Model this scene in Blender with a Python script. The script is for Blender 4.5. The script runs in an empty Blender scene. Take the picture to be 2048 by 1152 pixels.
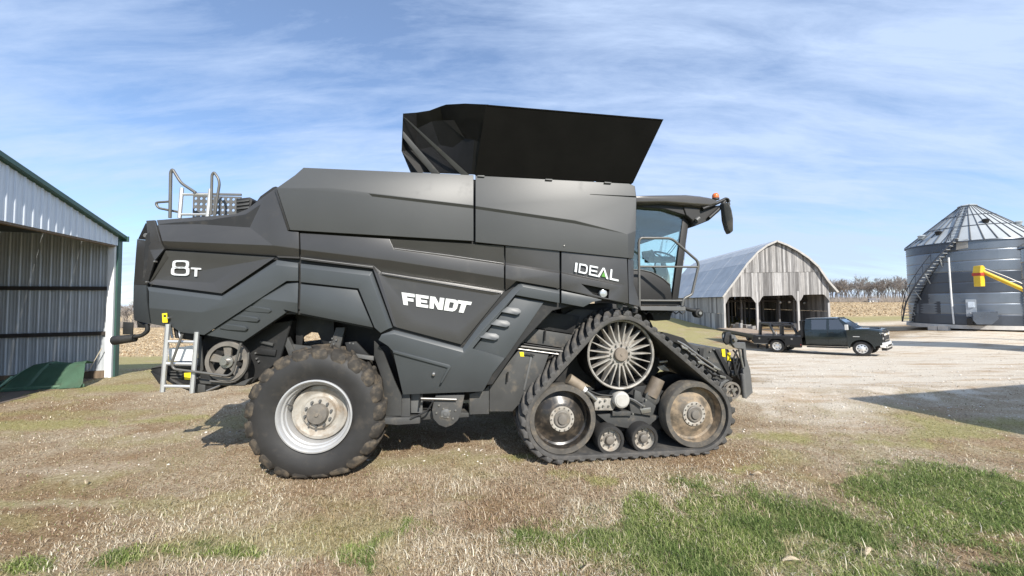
import bpy, bmesh, math, random
import numpy as np
from mathutils import Vector, Matrix

# ------------------------------------------------------------------ camera, sky, sun, exposure
SC = bpy.context.scene
COL = SC.collection
R = math.radians
PITCH, ROLL, CAMZ, FPX = R(2.15), R(0.5), 2.16, 744.0      # FPX: focal length in pixels of the 2048 px wide photograph

_F = Vector((0, math.cos(PITCH), math.sin(PITCH)))
_U0 = Vector((0, -math.sin(PITCH), math.cos(PITCH)))
_R0 = Vector((1, 0, 0))
_RT = _R0 * math.cos(ROLL) - _U0 * math.sin(ROLL)
_UP = _U0 * math.cos(ROLL) + _R0 * math.sin(ROLL)
CAMP = Vector((0, 0, CAMZ))
cam_d = bpy.data.cameras.new("camera")
cam = bpy.data.objects.new("camera", cam_d)
COL.objects.link(cam)
cam.matrix_world = Matrix(((_RT.x, _UP.x, -_F.x, 0), (_RT.y, _UP.y, -_F.y, 0), (_RT.z, _UP.z, -_F.z, CAMZ), (0, 0, 0, 1)))
cam_d.sensor_width = 36
cam_d.lens = 36 * FPX / 2048
cam_d.clip_end = 6000
cam_d.clip_start = 0.05
SC.camera = cam

SUN_AZ, SUN_EL = R(24), R(38)        # azimuth: behind the camera, to its right
to_sun = Vector((math.sin(SUN_AZ) * math.cos(SUN_EL), -math.cos(SUN_AZ) * math.cos(SUN_EL), math.sin(SUN_EL)))
sun_d = bpy.data.lights.new("sun", 'SUN')
sun_d.energy = 4.9
sun_d.angle = R(0.55)
sun_d.color = (1.0, 0.95, 0.87)
sun = bpy.data.objects.new("sun", sun_d)
COL.objects.link(sun)
sun.rotation_euler = (-to_sun).to_track_quat('-Z', 'Y').to_euler()
sun.location = (8, -20, 25)

W = bpy.data.worlds.new("World")
SC.world = W
W.use_nodes = True
wn, wl = W.node_tree.nodes, W.node_tree.links
wn.clear()
w_out = wn.new('ShaderNodeOutputWorld')
w_bg = wn.new('ShaderNodeBackground')
w_sky = wn.new('ShaderNodeTexSky')
w_sky.sky_type = 'NISHITA'
w_sky.sun_disc = False
w_sky.sun_elevation = SUN_EL
w_sky.sun_rotation = R(180) - SUN_AZ
w_sky.air_density = 1.0
w_sky.dust_density = 0.25
w_sky.ozone_density = 5.0
w_bg.inputs['Strength'].default_value = 0.15
# thin cirrus over the whole dome
w_tc = wn.new('ShaderNodeTexCoord')
w_sep = wn.new('ShaderNodeSeparateXYZ')
wl.new(w_tc.outputs['Generated'], w_sep.inputs[0])
def wmath(op, a, b=None, v=None):
    n = wn.new('ShaderNodeMath'); n.operation = op
    if hasattr(a, 'links'): wl.new(a, n.inputs[0])
    else: n.inputs[0].default_value = a
    if b is not None:
        if hasattr(b, 'links'): wl.new(b, n.inputs[1])
        else: n.inputs[1].default_value = b
    return n.outputs[0]
w_z = wmath('ADD', wmath('MAXIMUM', w_sep.outputs[2], 0.0), 0.22)
w_u = wmath('DIVIDE', w_sep.outputs[0], w_z)
w_v = wmath('DIVIDE', w_sep.outputs[1], w_z)
w_cmb = wn.new('ShaderNodeCombineXYZ')
wl.new(w_u, w_cmb.inputs[0]); wl.new(w_v, w_cmb.inputs[1])
def wnoise(scale, rot, sx, sy, detail, rough, dist, loc=(0, 0, 0)):
    m = wn.new('ShaderNodeMapping')
    m.inputs['Rotation'].default_value = (0, 0, R(rot)); m.inputs['Scale'].default_value = (sx, sy, 1); m.inputs['Location'].default_value = loc
    wl.new(w_cmb.outputs[0], m.inputs[0])
    n = wn.new('ShaderNodeTexNoise'); n.inputs['Scale'].default_value = scale; n.inputs['Detail'].default_value = detail
    n.inputs['Roughness'].default_value = rough; n.inputs['Distortion'].default_value = dist
    wl.new(m.outputs[0], n.inputs['Vector'])
    return n.outputs[0]
c1 = wnoise(0.7, 16, 0.55, 1.5, 9, 0.60, 0.25, (2.3, 0.7, 0))
c2 = wnoise(3.2, -8, 0.55, 2.2, 11, 0.66, 0.35, (4.1, 2.2, 0))
c_mix = wmath('ADD', wmath('MULTIPLY', c1, 0.62), wmath('MULTIPLY', c2, 0.38))
w_mr = wn.new('ShaderNodeMapRange'); w_mr.inputs[1].default_value = 0.38; w_mr.inputs[2].default_value = 0.57; w_mr.inputs[3].default_value = 0.16; w_mr.inputs[4].default_value = 0.92
wl.new(c_mix, w_mr.inputs[0])
w_mix = wn.new('ShaderNodeMix'); w_mix.data_type = 'RGBA'
wl.new(w_mr.outputs[0], w_mix.inputs[0])
wl.new(w_sky.outputs[0], w_mix.inputs[6])
w_mix.inputs[7].default_value = (3.25, 4.05, 5.5, 1)          # sunlit ice cloud, in the sky texture's own units
wl.new(w_mix.outputs[2], w_bg.inputs['Color'])
wl.new(w_bg.outputs[0], w_out.inputs['Surface'])

SC.view_settings.view_transform = 'Standard'
SC.view_settings.look = 'None'
SC.view_settings.exposure = 0.42
SC.view_settings.gamma = 1.0
SC.view_settings.use_curve_mapping = False
SC.render.engine = 'CYCLES'
SC.cycles.max_bounces = 6
SC.cycles.transparent_max_bounces = 12
SC.cycles.use_denoising = True

# ------------------------------------------------------------------ measuring helpers
def ray(px, py):
    """direction of the sight line through a point of the photograph"""
    return (_F * FPX + _RT * (px - 1024) - _UP * (py - 576)).normalized()
def at_depth(px, py, Y):
    d = ray(px, py); return CAMP + d * (Y / d.y)
def at_z(px, py, z=0.0):
    d = ray(px, py); return CAMP + d * ((z - CAMZ) / d.z)

# ------------------------------------------------------------------ materials
MATS = {}
def mat(name, col, rough=0.5, metal=0.0, var=0.12, scale=5.0, dirt=None, damt=0.0, dscale=3.0, bump=0.0, bscale=60.0, spec=0.5, stretch=None, detail=4, coat=0.0, rvar=0.0):
    if name in MATS: return MATS[name]
    m = bpy.data.materials.new(name); m.use_nodes = True
    n, l = m.node_tree.nodes, m.node_tree.links
    b = n['Principled BSDF']
    b.inputs['Roughness'].default_value = rough; b.inputs['Metallic'].default_value = metal
    b.inputs['Specular IOR Level'].default_value = spec; b.inputs['Coat Weight'].default_value = coat
    tc = n.new('ShaderNodeTexCoord'); src = tc.outputs['Object']
    if stretch:
        mp = n.new('ShaderNodeMapping'); mp.inputs['Scale'].default_value = stretch
        l.new(src, mp.inputs[0]); src = mp.outputs[0]
    nz = n.new('ShaderNodeTexNoise'); nz.inputs['Scale'].default_value = scale; nz.inputs['Detail'].default_value = detail
    l.new(src, nz.inputs['Vector'])
    mr = n.new('ShaderNodeMapRange'); mr.inputs[1].default_value = 0.3; mr.inputs[2].default_value = 0.7
    mr.inputs[3].default_value = 1 - var; mr.inputs[4].default_value = 1 + var
    l.new(nz.outputs[0], mr.inputs[0])
    mx = n.new('ShaderNodeMix'); mx.data_type = 'RGBA'; mx.blend_type = 'MULTIPLY'; mx.inputs[0].default_value = 1
    mx.inputs[6].default_value = (*col, 1); l.new(mr.outputs[0], mx.inputs[7])
    out = mx.outputs[2]
    if dirt:
        n2 = n.new('ShaderNodeTexNoise'); n2.inputs['Scale'].default_value = dscale; n2.inputs['Detail'].default_value = 8; n2.inputs['Roughness'].default_value = 0.65
        l.new(src, n2.inputs['Vector'])
        r2 = n.new('ShaderNodeMapRange'); r2.inputs[1].default_value = 0.62 - damt * 0.35; r2.inputs[2].default_value = 0.78 - damt * 0.2; r2.inputs[4].default_value = min(1, damt * 1.6)
        l.new(n2.outputs[0], r2.inputs[0])
        m2 = n.new('ShaderNodeMix'); m2.data_type = 'RGBA'; l.new(r2.outputs[0], m2.inputs[0]); l.new(out, m2.inputs[6]); m2.inputs[7].default_value = (*dirt, 1)
        out = m2.outputs[2]
        rr = n.new('ShaderNodeMapRange'); l.new(r2.outputs[0], rr.inputs[0]); rr.inputs[3].default_value = rough; rr.inputs[4].default_value = 0.9
        l.new(rr.outputs[0], b.inputs['Roughness'])
    elif rvar:
        rr = n.new('ShaderNodeMapRange'); l.new(nz.outputs[0], rr.inputs[0]); rr.inputs[1].default_value = 0.3; rr.inputs[2].default_value = 0.7
        rr.inputs[3].default_value = rough - rvar; rr.inputs[4].default_value = rough + rvar; l.new(rr.outputs[0], b.inputs['Roughness'])
    l.new(out, b.inputs['Base Color'])
    if bump:
        n3 = n.new('ShaderNodeTexNoise'); n3.inputs['Scale'].default_value = bscale; n3.inputs['Detail'].default_value = 5
        l.new(src, n3.inputs['Vector'])
        bp = n.new('ShaderNodeBump'); bp.inputs['Strength'].default_value = bump; bp.inputs['Distance'].default_value = 0.01
        l.new(n3.outputs[0], bp.inputs['Height']); l.new(bp.outputs[0], b.inputs['Normal'])
    MATS[name] = m
    return m

def glass_mat(name, tint, rough=0.02, alpha=0.35):
    m = bpy.data.materials.new(name); m.use_nodes = True
    n, l = m.node_tree.nodes, m.node_tree.links
    n.remove(n['Principled BSDF'])
    tr = n.new('ShaderNodeBsdfTransparent'); tr.inputs[0].default_value = (*tint, 1)
    gl = n.new('ShaderNodeBsdfGlossy'); gl.inputs['Roughness'].default_value = rough; gl.inputs[0].default_value = (1, 1, 1, 1)
    fr = n.new('ShaderNodeFresnel'); fr.inputs[0].default_value = 1.5
    ad = n.new('ShaderNodeMath'); ad.operation = 'ADD'; ad.inputs[1].default_value = alpha; l.new(fr.outputs[0], ad.inputs[0])
    mx = n.new('ShaderNodeMixShader'); l.new(ad.outputs[0], mx.inputs[0]); l.new(tr.outputs[0], mx.inputs[1]); l.new(gl.outputs[0], mx.inputs[2])
    l.new(mx.outputs[0], n['Material Output'].inputs[0])
    MATS[name] = m
    return m

DUST = (0.30, 0.24, 0.17)
M_PAINT = mat('graphite_paint', (0.047, 0.0455, 0.044), 0.34, 0.0, 0.08, 2.0, dirt=(0.10, 0.092, 0.082), damt=0.14, dscale=2.2, bump=0.012, bscale=160, coat=0.12)
M_SKIRT = mat('slate_skirt_paint', (0.054, 0.060, 0.0635), 0.42, 0.0, 0.07, 2.0, dirt=(0.11, 0.105, 0.095), damt=0.12, dscale=2.5, bump=0.012, bscale=160)
M_TANK = mat('tank_panel_paint', (0.062, 0.0635, 0.0625), 0.45, 0.0, 0.06, 1.5, dirt=(0.10, 0.097, 0.09), damt=0.10, dscale=2.0, bump=0.012, bscale=160)
M_LID = mat('lid_black', (0.0075, 0.0070, 0.0062), 0.7, 0, 0.2, 3, spec=0.12)
M_BLACK = mat('black_panel', (0.018, 0.017, 0.016), 0.55, 0, 0.2, 3)
M_CHASSIS = mat('chassis_grey', (0.060, 0.060, 0.058), 0.55, 0, 0.15, 4, dirt=DUST, damt=0.22, dscale=5)
M_DARK = mat('chassis_black', (0.014, 0.014, 0.014), 0.6, 0, 0.2, 6, dirt=(0.10, 0.085, 0.065), damt=0.2, dscale=6)
M_GREYMETAL = mat('grey_metal', (0.115, 0.115, 0.112), 0.5, 0, 0.12, 4, dirt=DUST, damt=0.15, dscale=4)
M_RAIL = mat('handrail_paint', (0.13, 0.125, 0.115), 0.4, 0.2, 0.1, 8)
M_ALU = mat('aluminium', (0.62, 0.62, 0.61), 0.38, 0.55, 0.06, 8)
M_WHITE = mat('white_paint', (0.80, 0.80, 0.78), 0.45, 0, 0.04, 4)
M_CHROME = mat('bright_letter', (0.86, 0.85, 0.82), 0.22, 0.35, 0.05, 9)
M_STEEL = mat('bare_steel', (0.40, 0.385, 0.36), 0.35, 0.8, 0.12, 10)
M_YELLOW = mat('yellow_label', (0.85, 0.66, 0.02), 0.5, 0, 0.08, 10)
M_RUBBER = mat('tyre_rubber', (0.026, 0.025, 0.024), 0.62, 0, 0.2, 5, dirt=(0.10, 0.085, 0.065), damt=0.26, dscale=4, bump=0.08, bscale=50)
M_LUG = mat('dusty_lug_rubber', (0.040, 0.035, 0.029), 0.85, 0, 0.35, 9, dirt=(0.17, 0.13, 0.085), damt=0.42, dscale=9, bump=0.2, bscale=40)
M_TRACK = mat('track_rubber', (0.070, 0.067, 0.063), 0.72, 0, 0.25, 8, dirt=(0.16, 0.135, 0.105), damt=0.32, dscale=8, bump=0.15, bscale=50)
M_TRACKEDGE = mat('track_edge_rubber', (0.085, 0.078, 0.068), 0.75, 0, 0.2, 8, dirt=(0.22, 0.18, 0.13), damt=0.4, dscale=10)
M_MUD = mat('muddy_wheel', (0.12, 0.10, 0.075), 0.6, 0, 0.3, 8, dirt=(0.36, 0.275, 0.185), damt=0.62, dscale=7, bump=0.2, bscale=30)
M_BRONZE = mat('dusty_wheel_face', (0.35, 0.33, 0.295), 0.55, 0.15, 0.25, 9, dirt=(0.17, 0.135, 0.10), damt=0.45, dscale=8)
M_SILVER = mat('silver_rim', (0.45, 0.45, 0.445), 0.38, 0.25, 0.08, 6, dirt=(0.34, 0.27, 0.19), damt=0.20, dscale=6)
M_DISC = mat('dusty_disc', (0.40, 0.375, 0.33), 0.55, 0.15, 0.15, 6, dirt=(0.23, 0.165, 0.105), damt=0.45, dscale=8)
M_HUB = mat('hub_grey', (0.16, 0.145, 0.125), 0.6, 0, 0.2, 9, dirt=DUST, damt=0.3, dscale=12)
M_GLASS = glass_mat('cab_glass', (0.87, 0.98, 0.95), 0.02, 0.05)
M_GLASSDARK = glass_mat('truck_glass', (0.12, 0.14, 0.15), 0.03, 0.14)
M_ORANGE = mat('orange_lens', (0.70, 0.16, 0.03), 0.3, 0, 0.05, 6)
M_LENS = mat('clear_lens', (0.50, 0.52, 0.52), 0.15, 0.4, 0.08, 40)

# ------------------------------------------------------------------ mesh helpers
def finish(me, smooth_angle=35):
    me.update()
    if smooth_angle:
        me.polygons.foreach_set('use_smooth', [True] * len(me.polygons))
        me.set_sharp_from_angle(angle=R(smooth_angle))
def link(name, me, material, parent=None, loc=None, rot=None):
    o = bpy.data.objects.new(name, me)
    COL.objects.link(o)
    if material and not me.materials: me.materials.append(material)
    if parent: o.parent = parent
    if loc is not None: o.location = loc
    if rot is not None: o.rotation_euler = rot
    return o
def from_bm(name, bm, material, parent=None, sm=35, **k):
    me = bpy.data.meshes.new(name)
    bm.normal_update(); bm.to_mesh(me); bm.free()
    finish(me, sm)
    return link(name, me, material, parent, **k)
def poly_mesh(name, V, F, material, parent=None, sm=35, **k):
    me = bpy.data.meshes.new(name)
    me.from_pydata([tuple(v) for v in V], [], F)
    finish(me, sm)
    return link(name, me, material, parent, **k)
def empty(name, loc=(0, 0, 0), rz=0, label=None, cat=None, group=None, kind=None):
    o = bpy.data.objects.new(name, None); COL.objects.link(o)
    o.location = loc; o.rotation_euler = (0, 0, rz)
    return tag(o, label, cat, group, kind)
def tag(o, label=None, cat=None, group=None, kind=None):
    if label: o['label'] = label
    if cat: o['category'] = cat
    if group: o['group'] = group
    if kind: o['kind'] = kind
    return o
def dup(root, parent=None):
    c = root.copy(); COL.objects.link(c)
    if parent: c.parent = parent
    for ch in list(root.children): dup(ch, c)
    return c
def bevel_sharp(bm, off, ang=25, seg=2):
    if off <= 0: return
    es = [e for e in bm.edges if len(e.link_faces) == 2 and e.calc_face_angle(0) > R(ang)]
    if es: bmesh.ops.bevel(bm, geom=es, offset=off, segments=seg, affect='EDGES', clamp_overlap=True, profile=0.6)
def box_bm(bm, x0, x1, y0, y1, z0, z1, M=None):
    vs = [bm.verts.new((x, y, z)) for x in (x0, x1) for y in (y0, y1) for z in (z0, z1)]
    for f in ((0, 1, 3, 2), (4, 6, 7, 5), (0, 4, 5, 1), (2, 3, 7, 6), (0, 2, 6, 4), (1, 5, 7, 3)):
        bm.faces.new([vs[i] for i in f])
    if M: bmesh.ops.transform(bm, matrix=M, verts=vs)
    return vs
def box(name, parent, material, x0, x1, y0, y1, z0, z1, bev=0.006, **k):
    bm = bmesh.new(); box_bm(bm, x0, x1, y0, y1, z0, z1)
    bevel_sharp(bm, bev, seg=1)
    return from_bm(name, bm, material, parent, **k)
def tube_bm(bm, pts, r, seg=8, closed=False):
    pts = [Vector(p) for p in pts]; n = len(pts); rings = []
    prev = None
    for i, p in enumerate(pts):
        if closed: t = (pts[(i + 1) % n] - pts[i - 1]).normalized()
        elif i == 0: t = (pts[1] - p).normalized()
        elif i == n - 1: t = (p - pts[i - 1]).normalized()
        else: t = ((pts[i + 1] - p).normalized() + (p - pts[i - 1]).normalized()).normalized()
        a = prev if prev is not None else (Vector((0, 0, 1)) if abs(t.z) < 0.9 else Vector((1, 0, 0)))
        s = a.cross(t)
        if s.length < 1e-4: s = Vector((1, 0, 0)).cross(t)
        s.normalize(); u = t.cross(s).normalized(); prev = u
        rr = r[i] if isinstance(r, (list, tuple)) else r
        rings.append([bm.verts.new(p + (s * math.cos(2 * math.pi * k / seg) + u * math.sin(2 * math.pi * k / seg)) * rr) for k in range(seg)])
    m = n if closed else n - 1
    for i in range(m):
        A, B = rings[i], rings[(i + 1) % n]
        for k in range(seg):
            bm.faces.new((A[k], A[(k + 1) % seg], B[(k + 1) % seg], B[k]))
    if not closed:
        bm.faces.new(rings[0][::-1]); bm.faces.new(rings[-1])
def fillet(pts, rad, seg=4):
    pts = [Vector(p) for p in pts]; out = [pts[0]]
    for i in range(1, len(pts) - 1):
        a, b, c = pts[i - 1], pts[i], pts[i + 1]
        d1, d2 = (a - b), (c - b); rr = min(rad, d1.length * 0.45, d2.length * 0.45)
        p, q = b + d1.normalized() * rr, b + d2.normalized() * rr
        for k in range(seg + 1):
            t = k / seg; out.append(p * (1 - t) ** 2 + b * 2 * t * (1 - t) + q * t * t)
    out.append(pts[-1]); return out
def tube(name, parent, material, pts, r, seg=8, rad=0.0, closed=False):
    bm = bmesh.new()
    if rad: pts = fillet(pts, rad)
    tube_bm(bm, pts, r, seg, closed)
    return from_bm(name, bm, material, parent, sm=50)
def lathe_bm(bm, prof, seg=48, cx=0, cz=0, squash=None):
    """revolve (radius, y) pairs about an axis along y"""
    rings = []
    for (r, y) in prof:
        if r < 1e-5: rings.append([bm.verts.new((cx, y, cz))])
        else: rings.append([bm.verts.new((cx + r * math.cos(2 * math.pi * k / seg), y, cz + r * math.sin(2 * math.pi * k / seg))) for k in range(seg)])
    for A, B in zip(rings, rings[1:]):
        for k in range(seg):
            j = (k + 1) % seg
            if len(A) == 1 and len(B) > 1: bm.faces.new((A[0], B[k], B[j]))
            elif len(B) == 1 and len(A) > 1: bm.faces.new((A[k], B[0], A[j]))
            elif len(A) > 1: bm.faces.new((A[k], B[k], B[j], A[j]))
def lathe(name, parent, material, prof, seg=48, cx=0, cz=0, sm=35, **k):
    bm = bmesh.new(); lathe_bm(bm, prof, seg, cx, cz)
    bmesh.ops.recalc_face_normals(bm, faces=bm.faces[:])
    return from_bm(name, bm, material, parent, sm, **k)
def plate_bm(bm, P, thick_vec, holes=None):
    """closed plate from an outline of 3D points, thickened along thick_vec"""
    n = len(P); tv = Vector(thick_vec)
    A = [bm.verts.new(p) for p in P]; B = [bm.verts.new(Vector(p) + tv) for p in P]
    fs = [bm.faces.new(A), bm.faces.new(B[::-1])]
    for i in range(n):
        j = (i + 1) % n; fs.append(bm.faces.new((A[i], B[i], B[j], A[j])))
    bmesh.ops.recalc_face_normals(bm, faces=fs)
def plate(name, parent, material, P, thick_vec, bev=0.004, sm=35):
    bm = bmesh.new(); plate_bm(bm, P, thick_vec); bevel_sharp(bm, bev, seg=1)
    return from_bm(name, bm, material, parent, sm)
# ------------------------------------------------------------------ ground
rng = np.random.default_rng(7)
def _hash(ix, iy, s):
    h = (ix.astype(np.int64) * 374761393 + iy.astype(np.int64) * 668265263 + s * 974634331) & 0x7fffffff
    h = ((h ^ (h >> 13)) * 1274126177) & 0x7fffffff
    return ((h ^ (h >> 16)) & 0xffff) / 65535.0
def vnoise(x, y, s=0):
    x = np.asarray(x, float); y = np.asarray(y, float)
    ix, iy = np.floor(x), np.floor(y); fx, fy = x - ix, y - iy
    fx = fx * fx * (3 - 2 * fx); fy = fy * fy * (3 - 2 * fy)
    a, b, c, d = _hash(ix, iy, s), _hash(ix + 1, iy, s), _hash(ix, iy + 1, s), _hash(ix + 1, iy + 1, s)
    return (a * (1 - fx) + b * fx) * (1 - fy) + (c * (1 - fx) + d * fx) * fy
def fbm(x, y, s=0, o=4):
    v = 0; a = 0.5; t = 0
    for k in range(o):
        v = v + a * vnoise(x, y, s + 17 * k); t += a; x = x * 2.03 + 3.1; y = y * 2.03 - 1.7; a *= 0.5
    return v / t
def sst(a, b, x):
    t = np.clip((x - a) / (b - a), 0, 1); return t * t * (3 - 2 * t)

T_R = np.array([(-50, 0), (0, 0), (9.2, 0), (14, -0.45), (22.5, -1.25), (26, -1.45), (46, -1.45), (62, -0.7), (200, 0.75), (600, 3), (4000, 8)], float)
T_B = np.array([(-50, 0), (0, 0), (9.2, 0), (14, -0.44), (22.5, -1.12), (30, -1.0), (37, -0.62), (60, -0.6), (200, 0.75), (600, 3), (4000, 8)], float)
T_L = np.array([(-50, 0), (0, 0), (12.0, 0), (20, -0.75), (60, -3.0), (150, -7.3), (400, -16), (4000, -60)], float)
def terrain(X, Y):
    X = np.asarray(X, float); Y = np.asarray(Y, float)
    az = np.degrees(np.arctan2(X, np.maximum(Y, 0.01)))
    r = np.interp(Y, T_R[:, 0], T_R[:, 1]); b = np.interp(Y, T_B[:, 0], T_B[:, 1]); l = np.interp(Y, T_L[:, 0], T_L[:, 1])
    wb = sst(42, 53, az); wl_ = 1 - sst(-34, 5, az)
    z = r * (1 - wb) + b * wb
    z = z * (1 - wl_) + l * wl_
    d = np.hypot(X, Y)
    return z + (fbm(X * 1.7, Y * 1.7, 5, 3) - 0.5) * 0.05 * sst(2, 4, d) * (1 - sst(14, 30, d)) - 0.012
def tz(x, y): return float(terrain(np.array([x]), np.array([y]))[0])

def blob(X, Y, px, py, rx, ry, soft=0.55):
    c = at_z(px, py, 0)
    d = np.hypot((X - c.x) / rx, (Y - c.y) / ry)
    return 1 - sst(soft, 1.25, d)
GREEN = [(1430, 985, .30, .22), (690, 1115, .36, .24), (320, 1120, .5, .18), (860, 1095, .3, .2), (60, 1130, .5, .14), (470, 1100, .4, .15), (1330, 1110, .5, .3), (1480, 1090, .6, .35)]
MOSS = [(1080, 962, .45, .20), (1190, 975, .45, .16), (120, 845, 1.9, .35), (40, 790, 1.6, .45), (250, 775, 1.6, .5), (330, 835, .9, .25), (1900, 862, .9, .35), (1980, 845, 1.2, .5), (1560, 875, .8, .25), (1850, 890, .9, .25),
        (1480, 940, .5, .12), (60, 1000, .5, .15), (560, 930, .4, .12), (1000, 905, .35, .12)]
BARE = [(130, 1000, .9, .18), (380, 870, 1.0, .35), (500, 800, 1.2, .6), (930, 905, .5, .25), (1050, 925, .5, .15), (760, 915, .8, .25), (200, 940, 1.0, .22), (1620, 860, .9, .25), (1480, 870, .6, .3), (900, 1010, .35, .10)]
def zones(X, Y):
    """green grass, moss, bare earth, gravel, corn stubble weights at ground points"""
    X0, Y0 = X, Y
    X = X0 + (fbm(X0 * 1.1, Y0 * 1.1, 101, 4) - .5) * 1.5 + (fbm(X0 * 5, Y0 * 5, 105, 2) - .5) * .25; Y = Y0 + (fbm(X0 * 1.1, Y0 * 1.1, 103, 4) - .5) * .9 + (fbm(X0 * 5, Y0 * 5, 107, 2) - .5) * .15
    n1 = fbm(X * 2.2, Y * 2.2, 11, 4); n2 = fbm(X * 0.5, Y * 0.9, 23, 4); n3 = fbm(X * 5, Y * 5, 31, 3)
    g = np.zeros_like(X); m = np.zeros_like(X); b = np.zeros_like(X)
    for q in GREEN: g = np.maximum(g, blob(X, Y, *q))
    ed = np.interp(X, [-.2, .06, .5, 1.2, 1.85, 2.4, 2.85, 4.1, 5.1, 7.3, 9], [2.3, 3.05, 3.55, 3.85, 4.45, 4.45, 4.1, 4.45, 4.85, 5.25, 5.35]) - Y
    g = np.maximum(g * .62, sst(-.45, .45, ed) * .80)
    for q in MOSS: m = np.maximum(m, blob(X, Y, *q))
    for q in BARE: b = np.maximum(b, blob(X, Y, *q))
    n4 = fbm(X * 9, Y * 9, 41, 3)
    g = np.clip(sst(0.18, 1.10, g * 1.0 + (n1 - .5) * 1.7 + (n4 - .5) * .9 + .04) * sst(0, .3, g), 0, 1)
    m = np.clip(sst(0.25, 0.95, m * .85 + (n1 - .5) * 1.2 + (n4 - .5) * .7) * sst(0, .4, m), 0, 1)
    b = np.clip(sst(0.30, 0.85, b * (0.2 + 1.5 * n1) + 0.22 * sst(0.62, 0.80, n2) * (Y < 9)), 0, 1)
    m = np.maximum(m, .55 * sst(.47, .68, fbm(X * .8, Y * 1.7, 131, 4)) * (1 - sst(9, 13, Y)))
    # lawn behind the harvester and towards the barn
    far = sst(9, 13, Y)
    q = X / np.maximum(Y, 0.1) + (n2 - 0.5) * 0.25 + (n3 - .5) * .05
    grav = sst(0.56, 0.66, q) * sst(6.3, 8.0, Y + (n2 - 0.5) * 2.0 - 0.0 * X) * (1 - sst(27, 30, Y + (n2 - .5) * 6 + np.clip((X - 20), 0, 30) * -0.35))
    lane = sst(0.72, 0.80, X / np.maximum(Y, .1)) * np.exp(-((Y - 50) / 2.5) ** 2)
    dirt = np.maximum(blob(X, Y, 1950, 792, 4.2, 1.5, .3), blob(X, Y, 1560, 818, 1.6, .5, .3)) * sst(.25, .6, n1)
    grav = np.clip(grav + lane, 0, 1) * (1 - .9 * dirt); b = np.maximum(b, dirt * .55)
    lawn = far * (1 - sst(0.50, 0.62, q))
    m = np.clip(np.maximum(m, lawn * sst(0.30, 0.6, n1 * .5 + n2 * .5 + .1)), 0, 1)
    m = np.clip(np.maximum(m, sst(46, 52, Y) * sst(0.3, 0.5, X / np.maximum(Y, .1)) * 0.9), 0, 1)
    left = 1 - sst(-0.4, -0.1, X / np.maximum(Y, .1))
    corn = np.maximum(left * sst(21.5, 23, Y + (n2 - .5) * .5), (1 - left) * sst(60, 63, Y))
    return g, m * (1 - grav), b * (1 - grav), grav, np.clip(corn, 0, 1)

az = np.concatenate([np.arange(-66, 66.01, 0.33), np.arange(70, 294, 8.0)])
rad = [0.0]; r_ = 0.6
while r_ < 4200:
    rad.append(r_); r_ *= 1.021 if r_ < 60 else 1.05
rad = np.array(rad[1:])
A, RR = np.meshgrid(np.radians(az), rad)
GX, GY = RR * np.sin(A), RR * np.cos(A)
GZ = terrain(GX, GY)
na, nr = len(az), len(rad)
V = np.stack([GX.ravel(), GY.ravel(), GZ.ravel()], 1)
ii, jj = np.meshgrid(np.arange(nr - 1), np.arange(na), indexing='ij')
j2 = (jj + 1) % na
Q = np.stack([ii * na + jj, ii * na + j2, (ii + 1) * na + j2, (ii + 1) * na + jj], -1).reshape(-1, 4)
ctr = np.array([[0, 0, 0.0]])
V = np.vstack([V, ctr]); ci = len(V) - 1
tris = np.stack([np.full(na, ci), (np.arange(na) + 1) % na, np.arange(na)], 1)
def np_mesh(name, V, quads=None, tris=None):
    me = bpy.data.meshes.new(name)
    nq = 0 if quads is None else len(quads); nt = 0 if tris is None else len(tris)
    me.vertices.add(len(V)); me.vertices.foreach_set('co', np.asarray(V, np.float32).ravel())
    me.loops.add(nq * 4 + nt * 3); me.polygons.add(nq + nt)
    li = np.concatenate([quads.ravel() if nq else np.zeros(0, int), tris.ravel() if nt else np.zeros(0, int)]).astype(np.int32)
    me.loops.foreach_set('vertex_index', li)
    st = np.concatenate([np.arange(nq) * 4, nq * 4 + np.arange(nt) * 3]).astype(np.int32)
    me.polygons.foreach_set('loop_start', st)
    me.update(calc_edges=True); me.validate()
    return me
gme = np_mesh('ground', V, Q[:, ::-1], tris[:, ::-1])
gme.update()
if gme.polygons[len(gme.polygons) // 2].normal.z < 0: gme.flip_normals()
gme.polygons.foreach_set('use_smooth', [True] * len(gme.polygons))
zg, zm, zb, zr, zc = zones(V[:, 0], V[:, 1])
def attr(me, name, arr):
    a = me.attributes.new(name, 'FLOAT', 'POINT'); a.data.foreach_set('value', np.asarray(arr, np.float32))
for nm, arr in (('green', zg), ('moss', zm), ('bare', zb), ('gravel', zr), ('corn', zc)): attr(gme, nm, arr)

gm = bpy.data.materials.new('ground_soil'); gm.use_nodes = True
n, l = gm.node_tree.nodes, gm.node_tree.links
bs = n['Principled BSDF']; bs.inputs['Roughness'].default_value = 0.95; bs.inputs['Specular IOR Level'].default_value = 0.15
tc = n.new('ShaderNodeTexCoord')
def gnoise(scale, detail=6, rough=.6, st=None):
    v = tc.outputs['Object']
    if st:
        mp = n.new('ShaderNodeMapping'); mp.inputs['Scale'].default_value = st; l.new(v, mp.inputs[0]); v = mp.outputs[0]
    t = n.new('ShaderNodeTexNoise'); t.inputs['Scale'].default_value = scale; t.inputs['Detail'].default_value = detail; t.inputs['Roughness'].default_value = rough
    l.new(v, t.inputs['Vector']); return t.outputs[0]
def ramp(src, *stops):
    r = n.new('ShaderNodeValToRGB'); l.new(src, r.inputs[0]); e = r.color_ramp.elements
    while len(e) < len(stops): e.new(0.5)
    for k, (p, c) in enumerate(stops): e[k].position = p; e[k].color = (*c, 1)
    return r.outputs[0]
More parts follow.
